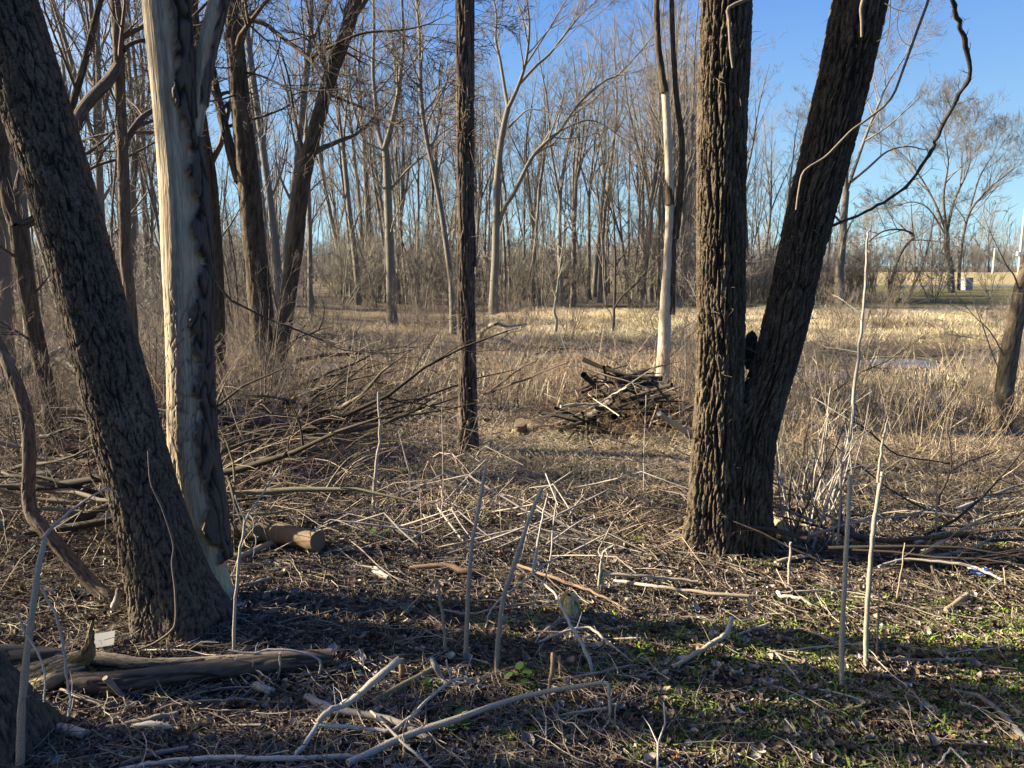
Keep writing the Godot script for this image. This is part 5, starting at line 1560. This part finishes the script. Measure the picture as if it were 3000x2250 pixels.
	# heap of bent stalks in front of the straight tree
	for k in 46:
		var a := on_ground(rng.randf_range(1150, 1760), rng.randf_range(1370, 1640))
		var an := rng.randf() * TAU
		var d := Vector3(cos(an), rng.randf_range(0.0, 0.5), sin(an) * 0.6).normalized()
		var p := PackedVector3Array()
		var q := Vector3(0, 0.02, 0)
		var ln := rng.randf_range(0.4, 1.1)
		var bend := 2 + rng.randi() % 2
		for j in 6:
			p.append(q)
			if j == bend: d = (d + Vector3(rng.randf_range(-0.5, 0.5), -0.7, rng.randf_range(-0.5, 0.5))).normalized()
			d = (d + rv() * 0.06).normalized()
			q += d * ln / 5.0
			q.y = maxf(q.y, 0.012)
		var mb := Mb.new()
		mb.tube(p, ramp(p, rng.randf_range(0.004, 0.008), 0.003), 5, grey(Color(0.40, 0.345, 0.28), 0.2))
		single("broken_stalk", mb.mesh(), M.wood, a, "broken pale stalk in the sprawl before the straight tree", "stalk", "broken stalks before the straight tree")

	# litter left by people
	var card := Mb.new()
	var ca := on_ground(sx(6, 672), sy(6, 900))
	card.box(Transform3D(Basis.from_euler(Vector3(-0.95, 0.25, 0.08)), Vector3(0, 0.05, 0)), Vector3(0.09, 0.066, 0.004), Color(0.52, 0.48, 0.38))
	single("white_card", card.mesh(), M.plain, ca, "torn white piece of board propped behind the fallen logs at the lower left", "board")
	for s in [[8, 1925, 410, 0.045, Color(0.025, 0.07, 0.24), "crumpled blue and white packaging under the pale fallen branch at the right"], [8, 545, 285, 0.05, Color(0.012, 0.016, 0.04), "dark blue rag at the right foot of the twin trunks"], [7, 1025, 500, 0.035, Color(0.02, 0.03, 0.045), "dark plastic scrap beside the tall leaning stalk"], [6, 540, 540, 0.05, Color(0.022, 0.03, 0.035), "dark green scrap left of the leaning tree's foot"]]:
		var mb := Mb.new()
		var w: float = s[3]
		for ix in 6:
			for iz in 5:
				mb.v.append(Vector3((ix - 2.5) * w * 0.42, w * 0.5 * absf(nz.get_noise_2d(ix * 0.9 + s[1], iz * 0.9)) * 2.0 + 0.012, (iz - 2.0) * w * 0.4))
				mb.n.append(Vector3.UP)
				mb.c.append((s[4] as Color) if (ix * 3 + iz * 5) % 7 > 1 or s[3] != 0.045 else Color(0.5, 0.53, 0.58))
		for ix in 5:
			for iz in 4:
				var o := ix * 5 + iz
				mb.i.append_array([o, o + 5, o + 6, o, o + 6, o + 1])
		var st := SurfaceTool.new()
		st.create_from(mb.mesh(), 0)
		st.generate_normals()
		single("litter_scrap", st.commit(), M.plain, on_ground(sx(s[0], s[1]), sy(s[0], s[2])), s[5], "litter")
	# far right: poles, wires, cabinet
	for s in [[2981, 612, 828, 82.0, "taller pale utility pole in the far field at the right edge"], [2906, 727, 828, 84.0, "shorter pale pole in the far field, left of the taller one"]]:
		var b := at_depth(s[0], s[2], s[3])
		b.y = gh(b.x, b.z)
		var top := at_depth(s[0], s[1], s[3]).y - b.y
		var t := thing("utility_pole", b, s[4], "pole")
		var mb := Mb.new()
		mb.tube(PackedVector3Array([Vector3(0, -0.2, 0), Vector3(0, top * 0.5, 0), Vector3(0, top, 0)]), PackedFloat32Array([0.14, 0.12, 0.1]), 10, Color(0.36, 0.33, 0.27), Color(0, 0, 0, 0), true)
		part("pole", mb.mesh(), M.plain, t)
		if top > 6.0:
			var bx := Mb.new()
			bx.box(Transform3D(Basis(), Vector3(-0.28, 2.2, 0.1)), Vector3(0.3, 0.4, 0.25), Color(0.62, 0.6, 0.55))
			part("meter_box", bx.mesh(), M.plain, t)
	var cb := at_depth(2830, 842, 52.0)
	cb.y = gh(cb.x, cb.z)
	var ct := thing("cabinet", cb, "grey metal utility cabinet standing by the lawn under the fan-shaped tree", "cabinet")
	var body := Mb.new()
	body.box(Transform3D(Basis.from_euler(Vector3(0, 0.3, 0)), Vector3(0, 0.42, 0)), Vector3(0.62, 0.78, 0.5), Color(0.27, 0.265, 0.26))
	part("body", body.mesh(), M.plain, ct)
	var lid := Mb.new()
	lid.box(Transform3D(Basis.from_euler(Vector3(0, 0.3, 0)), Vector3(0, 0.83, 0)), Vector3(0.66, 0.04, 0.54), Color(0.3, 0.295, 0.29))
	part("lid", lid.mesh(), M.plain, ct)
	var plinth := Mb.new()
	plinth.box(Transform3D(Basis.from_euler(Vector3(0, 0.3, 0)), Vector3(0, -0.05, 0)), Vector3(0.7, 0.14, 0.58), Color(0.3, 0.29, 0.27))
	part("plinth", plinth.mesh(), M.plain, ct)
	for k in 2:
		var p := PackedVector3Array()
		for j in 13:
			var q := at_depth(lerpf(900, 2981, j / 12.0), lerpf(752, 690, j / 12.0) - k * 9.0, 76.0)
			q.y -= sin(PI * j / 12.0) * 0.6
			p.append(q)
		var mb := Mb.new()
		mb.tube(p, ramp(p, 0.02, 0.02), 4, Color(0.5, 0.47, 0.42))
		single("overhead_wire", mb.mesh(), M.plain, Vector3.ZERO, ["lower of the two wires crossing in front of the far woods", "upper of the two wires crossing in front of the far woods"][k], "wire")


func rotten_stump() -> void:
	var a := on_ground(sx(6, 330), sy(6, 1130))
	var t := thing("rotten_stump", a, "jagged rotten stump with a pointed splinter at the left of the fallen logs", "stump")
	var roots := Mb.new()
	for k in 7:
		var o := (k - 3) * 26.0
		var p := shifted(PackedVector3Array([on_ground(sx(6, 90 + k * 14), sy(6, 1085 + o * 0.9), 0.015), on_ground(sx(6, 250), sy(6, 1075 + o * 0.8), 0.04), on_ground(sx(6, 400), sy(6, 1020 + o * 0.6), 0.06), on_ground(sx(6, 520 + k * 7), sy(6, 965 + o * 0.4), 0.08)]), a)
		barky(roots, p, PackedFloat32Array([0.012, 0.026, 0.03, 0.022]), 22, 0.012, 3, grey(Color(0.31, 0.245, 0.155), 0.25), Color(0.06, 0.045, 0.03), 0.012, 0.0, k * 3.0)
	part("roots", roots.mesh(), M.bark, t)
	for k in 6:
		var mb := Mb.new()
		var o := (k - 2.5) * 17.0
		var top := [150.0, 90.0, 60.0, 0.0, 70.0, 120.0]
		var p := shifted(PackedVector3Array([on_ground(sx(6, 480 + o), sy(6, 1010), 0.05), on_ground(sx(6, 525 + o), sy(6, 945), 0.11), on_ground(sx(6, 560 + o * 0.8), sy(6, 880 + top[k] * 0.3), 0.18 - top[k] * 0.0003), on_ground(sx(6, 597 + o * 0.3), sy(6, 700 + top[k]), 0.34 - top[k] * 0.0009)]), a)
		barky(mb, p, PackedFloat32Array([0.022, 0.02, 0.014, 0.003]), 18, 0.012, 3, grey(Color(0.27, 0.215, 0.13), 0.25), Color(0.05, 0.038, 0.026), 0.008, 0.0, k * 5.0)
		part("splinter", mb.mesh(), M.bark, t)


func litter() -> void:
	var pale := [Color(0.30, 0.26, 0.21), Color(0.22, 0.185, 0.145), Color(0.36, 0.32, 0.26), Color(0.25, 0.19, 0.13)]
	var mid := [Color(0.13, 0.102, 0.07), Color(0.09, 0.069, 0.046), Color(0.195, 0.158, 0.112), Color(0.125, 0.084, 0.048), Color(0.058, 0.043, 0.03)]
	var shapes := [leaf_mesh(0.07, 0.017, 0.9, false), leaf_mesh(0.055, 0.022, 1.2, true), leaf_mesh(0.07, 0.026, 0.7, true), leaf_mesh(0.06, 0.008, 1.2, false)]
	for k in 4:
		var at := []
		var tint := PackedColorArray()
		for j in 22000:
			var d := 1.9 + 5.4 * pow(rng.randf(), 1.6)
			var x := rng.randf_range(-0.75, 0.75) * d
			if d > 5.5 and rng.randf() < 0.4: continue
			at.append(flat(x, -d, rng.randf_range(0.15, 0.4) if j % 11 else rng.randf_range(0.45, 0.8), rng.randf_range(0.001, 0.014), 0.45))
			tint.append(grey(mid[rng.randi() % 5] if rng.randf() < 0.82 else pale[rng.randi() % 4], 0.25))
		scatter("leaf_litter", shapes[k], M.leaf, at, tint, "layer of crumbled dead leaves covering the foreground", "leaf litter")
	var tw := [twig_mesh(0.22, 0.0022, 2), twig_mesh(0.15, 0.0013, 2), twig_mesh(0.32, 0.003, 3)]
	for k in 3:
		var at := []
		var tint := PackedColorArray()
		for j in [3600, 9500, 1300][k]:
			var d := 1.9 + 5.6 * pow(rng.randf(), 1.3)
			var x := rng.randf_range(-0.75, 0.75) * d
			if x > 0.4 and d < 3.2 and rng.randf() < 0.65: continue
			at.append(flat(x, -d, rng.randf_range(0.5, 1.2), rng.randf_range(0.004, 0.035), 0.18))
			tint.append(grey([Color(0.075, 0.058, 0.044), Color(0.12, 0.095, 0.07), Color(0.16, 0.128, 0.095), Color(0.3, 0.25, 0.18)][rng.randi() % 4], 0.2))
		scatter("twig_litter", tw[k], M.twig, at, tint, "small fallen twigs strewn over the leaf litter", "twigs")
	# larger leaves that can be told apart
	for j in 120:
		var d := 2.0 + 2.8 * pow(rng.randf(), 1.2)
		var x := rng.randf_range(-0.68, 0.68) * d
		if rng.randf() < 0.5: x = rng.randf_range(0.0, 0.68) * d
		var rust := j % 7 == 0
		var m: Material = M.leaf_pale if j % 2 else M.leaf_grey
		var o := single("fallen_leaf", shapes[j % 3], M.leaf_rust if rust else m, Vector3.ZERO, "curled rusty brown fallen leaf on the litter" if rust else ("curled pale fallen leaf on the litter" if j % 2 else "curled grey fallen leaf on the litter"), "leaf", "rusty fallen leaves" if rust else ("pale fallen leaves" if j % 2 else "grey fallen leaves"))
		o.transform = flat(x, -d, rng.randf_range(0.5, 0.95), 0.012, 0.45)
	# single twigs lying on top
	for j in 90:
		var d := 2.0 + 4.0 * rng.randf()
		var x := rng.randf_range(-0.68, 0.68) * d
		if x > 0.4 and d < 3.0 and j % 3: continue
		var o := single("fallen_twig", tw[j % 3], M.stick_pale if j % 2 else M.stick_dark, Vector3.ZERO, "small pale twig lying on the leaf litter" if j % 2 else "small dark twig lying on the leaf litter", "twig", "pale twigs on the litter" if j % 2 else "dark twigs on the litter")
		o.transform = flat(x, -d, rng.randf_range(1.0, 2.2), 0.02, 0.12)
	# low green growth at the right, a few sprigs elsewhere
	var green := grass_mesh(26, 0.035, 0.05, 0.0035, 1.2, [Color(0.13, 0.18, 0.03), Color(0.19, 0.235, 0.045), Color(0.08, 0.125, 0.025)])
	var at := []
	var tint := PackedColorArray()
	for j in 9000:
		var d := rng.randf_range(2.0, 4.6)
		var x := rng.randf_range(-0.05, 0.75) * d
		var g := nz.get_noise_2d(x * 1.6 + 5.0, d * 2.2) + ss(0.2, 1.1, x) * 0.3 - ss(3.2, 3.8, d) * 0.7 - ss(2.4, 2.0, d) * 0.1
		if g < 0.06: continue
		at.append(stand(x, -d, rng.randf_range(0.5, 1.2), 1.0, 0.3))
		tint.append(grey(Color.WHITE, 0.3))
	scatter("green_growth", green, M.grass, at, tint, "low green moss and seedlings on the ground at the right", "ground cover")
	for s in [[7, 750, 1420, 12, 1.0, "cluster of dark green round leaves at the bottom middle"], [7, 560, 1185, 8, 0.7, "small bright green seedling below the snapped stalk"], [7, 230, 175, 5, 0.9, "bright green leaf sprig by the leftmost upright stalk"], [7, 1170, 1110, 12, 0.8, "patch of green leaves beside the two upright stalks"]]:
		var mb := Mb.new()
		for j in s[3]:
			var an: float = TAU * j / s[3] + rng.randf()
			var ro: float = rng.randf_range(0.02, 0.07) * s[4]
			var c := Vector3(cos(an) * ro, 0.03 + rng.randf() * 0.03, sin(an) * ro)
			var w: float = rng.randf_range(0.014, 0.028) * s[4]
			var tilt := Basis.from_euler(Vector3(rng.randf_range(-0.5, 0.5), an, rng.randf_range(-0.5, 0.5)))
			var col := grey(Color(0.028, 0.05, 0.018) if s[4] > 0.95 else Color(0.035, 0.062, 0.014), 0.2)
			for e in 8:
				var p0: Vector3 = tilt * (Vector3(cos(TAU * e / 8.0), 0.15, sin(TAU * e / 8.0) * 0.85) * w)
				var p1: Vector3 = tilt * (Vector3(cos(TAU * (e + 1) / 8.0), 0.15, sin(TAU * (e + 1) / 8.0) * 0.85) * w)
				mb.tri(c, c + p0, c + p1, tilt * Vector3.UP, col)
			mb.tube(PackedVector3Array([Vector3.ZERO, c * 0.5, c]), PackedFloat32Array([0.0015, 0.0012, 0.001]), 3, col)
		single("green_plant", mb.mesh(), M.leaf, on_ground(sx(s[0], s[1]), sy(s[0], s[2])), s[5], "plant")


# ---------- labels that tell alike plants apart by what they stand beside ----------
const MARKS := [[335, 3.2, "the leaning tree"], [545, 3.4, "the pale dead tree"], [770, 8.3, "the shaggy tree"], [880, 8.2, "the slanting tree"], [1140, 22.0, "the grey forked tree"], [1368, 6.4, "the straight tree"], [1450, 25.0, "the spreading tree"], [1800, 18.5, "the small dark tree"], [1940, 10.3, "the white snag"], [2110, 4.1, "the left twin trunk"], [2330, 4.1, "the right twin trunk"], [2460, 34.0, "the hedge tree"], [2780, 48.0, "the fan-shaped tree"], [2930, 7.2, "the right-edge tree"]]
const RANK := ["nearest", "second nearest", "third nearest", "fourth nearest", "fifth nearest", "sixth nearest", "seventh nearest", "eighth nearest"]

func tell_apart() -> void:
	var sets := {}
	for o in get_children():
		var g: String = o.get_meta("group", "")
		if not (g.begins_with("trees of the nearer") or g.begins_with("trees deep") or g.begins_with("trees along") or g.begins_with("trees at the left edge") or g.begins_with("bare shrubs") or g.begins_with("young trees") or g.begins_with("trees of the right-hand") or g.begins_with("trees far back")): continue
		var p: Vector3 = (o as Node3D).position
		var q := look.inverse() * (p + Vector3.UP * 0.5 - EYE)
		var px := 1500.0 + F * q.x / -q.z
		var mark := 0
		for k in MARKS.size():
			if absf(MARKS[k][0] - px) < absf(MARKS[mark][0] - px): mark = k
		var off: float = px - MARKS[mark][0]
		var where := ("just left of " if off < 0.0 else "just right of ") if absf(off) > 28.0 else ("straight behind " if -p.z > MARKS[mark][1] else "straight before ")
		if absf(off) > 110.0: where = "left of " if off < 0.0 else "right of "
		if absf(off) > 700.0: where = "far " + where
		var first := "bare shrub" if g.begins_with("bare") else ("slim young tree" if g.begins_with("young") else ("tree deep in the woods" if g.begins_with("trees deep") else ("tree far back in the woods" if g.begins_with("trees far") else ("tree at the woods' front" if g.begins_with("trees along") else ("hedge tree" if g.contains("hedge") else "near-wood tree")))))
		var key: String = first + "|" + where + MARKS[mark][2]
		if not sets.has(key): sets[key] = []
		sets[key].append([-p.z, o])
	for key: String in sets:
		var a: Array = sets[key]
		a.sort_custom(func(u, v): return u[0] < v[0])
		var bits := key.split("|")
		for k in a.size():
			var o: Node3D = a[k][1]
			var many: String = "" if a.size() == 1 else (" farthest" if k == a.size() - 1 and k > 0 else " " + RANK[mini(k, 7)])
			o.set_meta("label", "bare%s %s, seen %s" % [many, bits[0].trim_prefix("bare "), bits[1]])
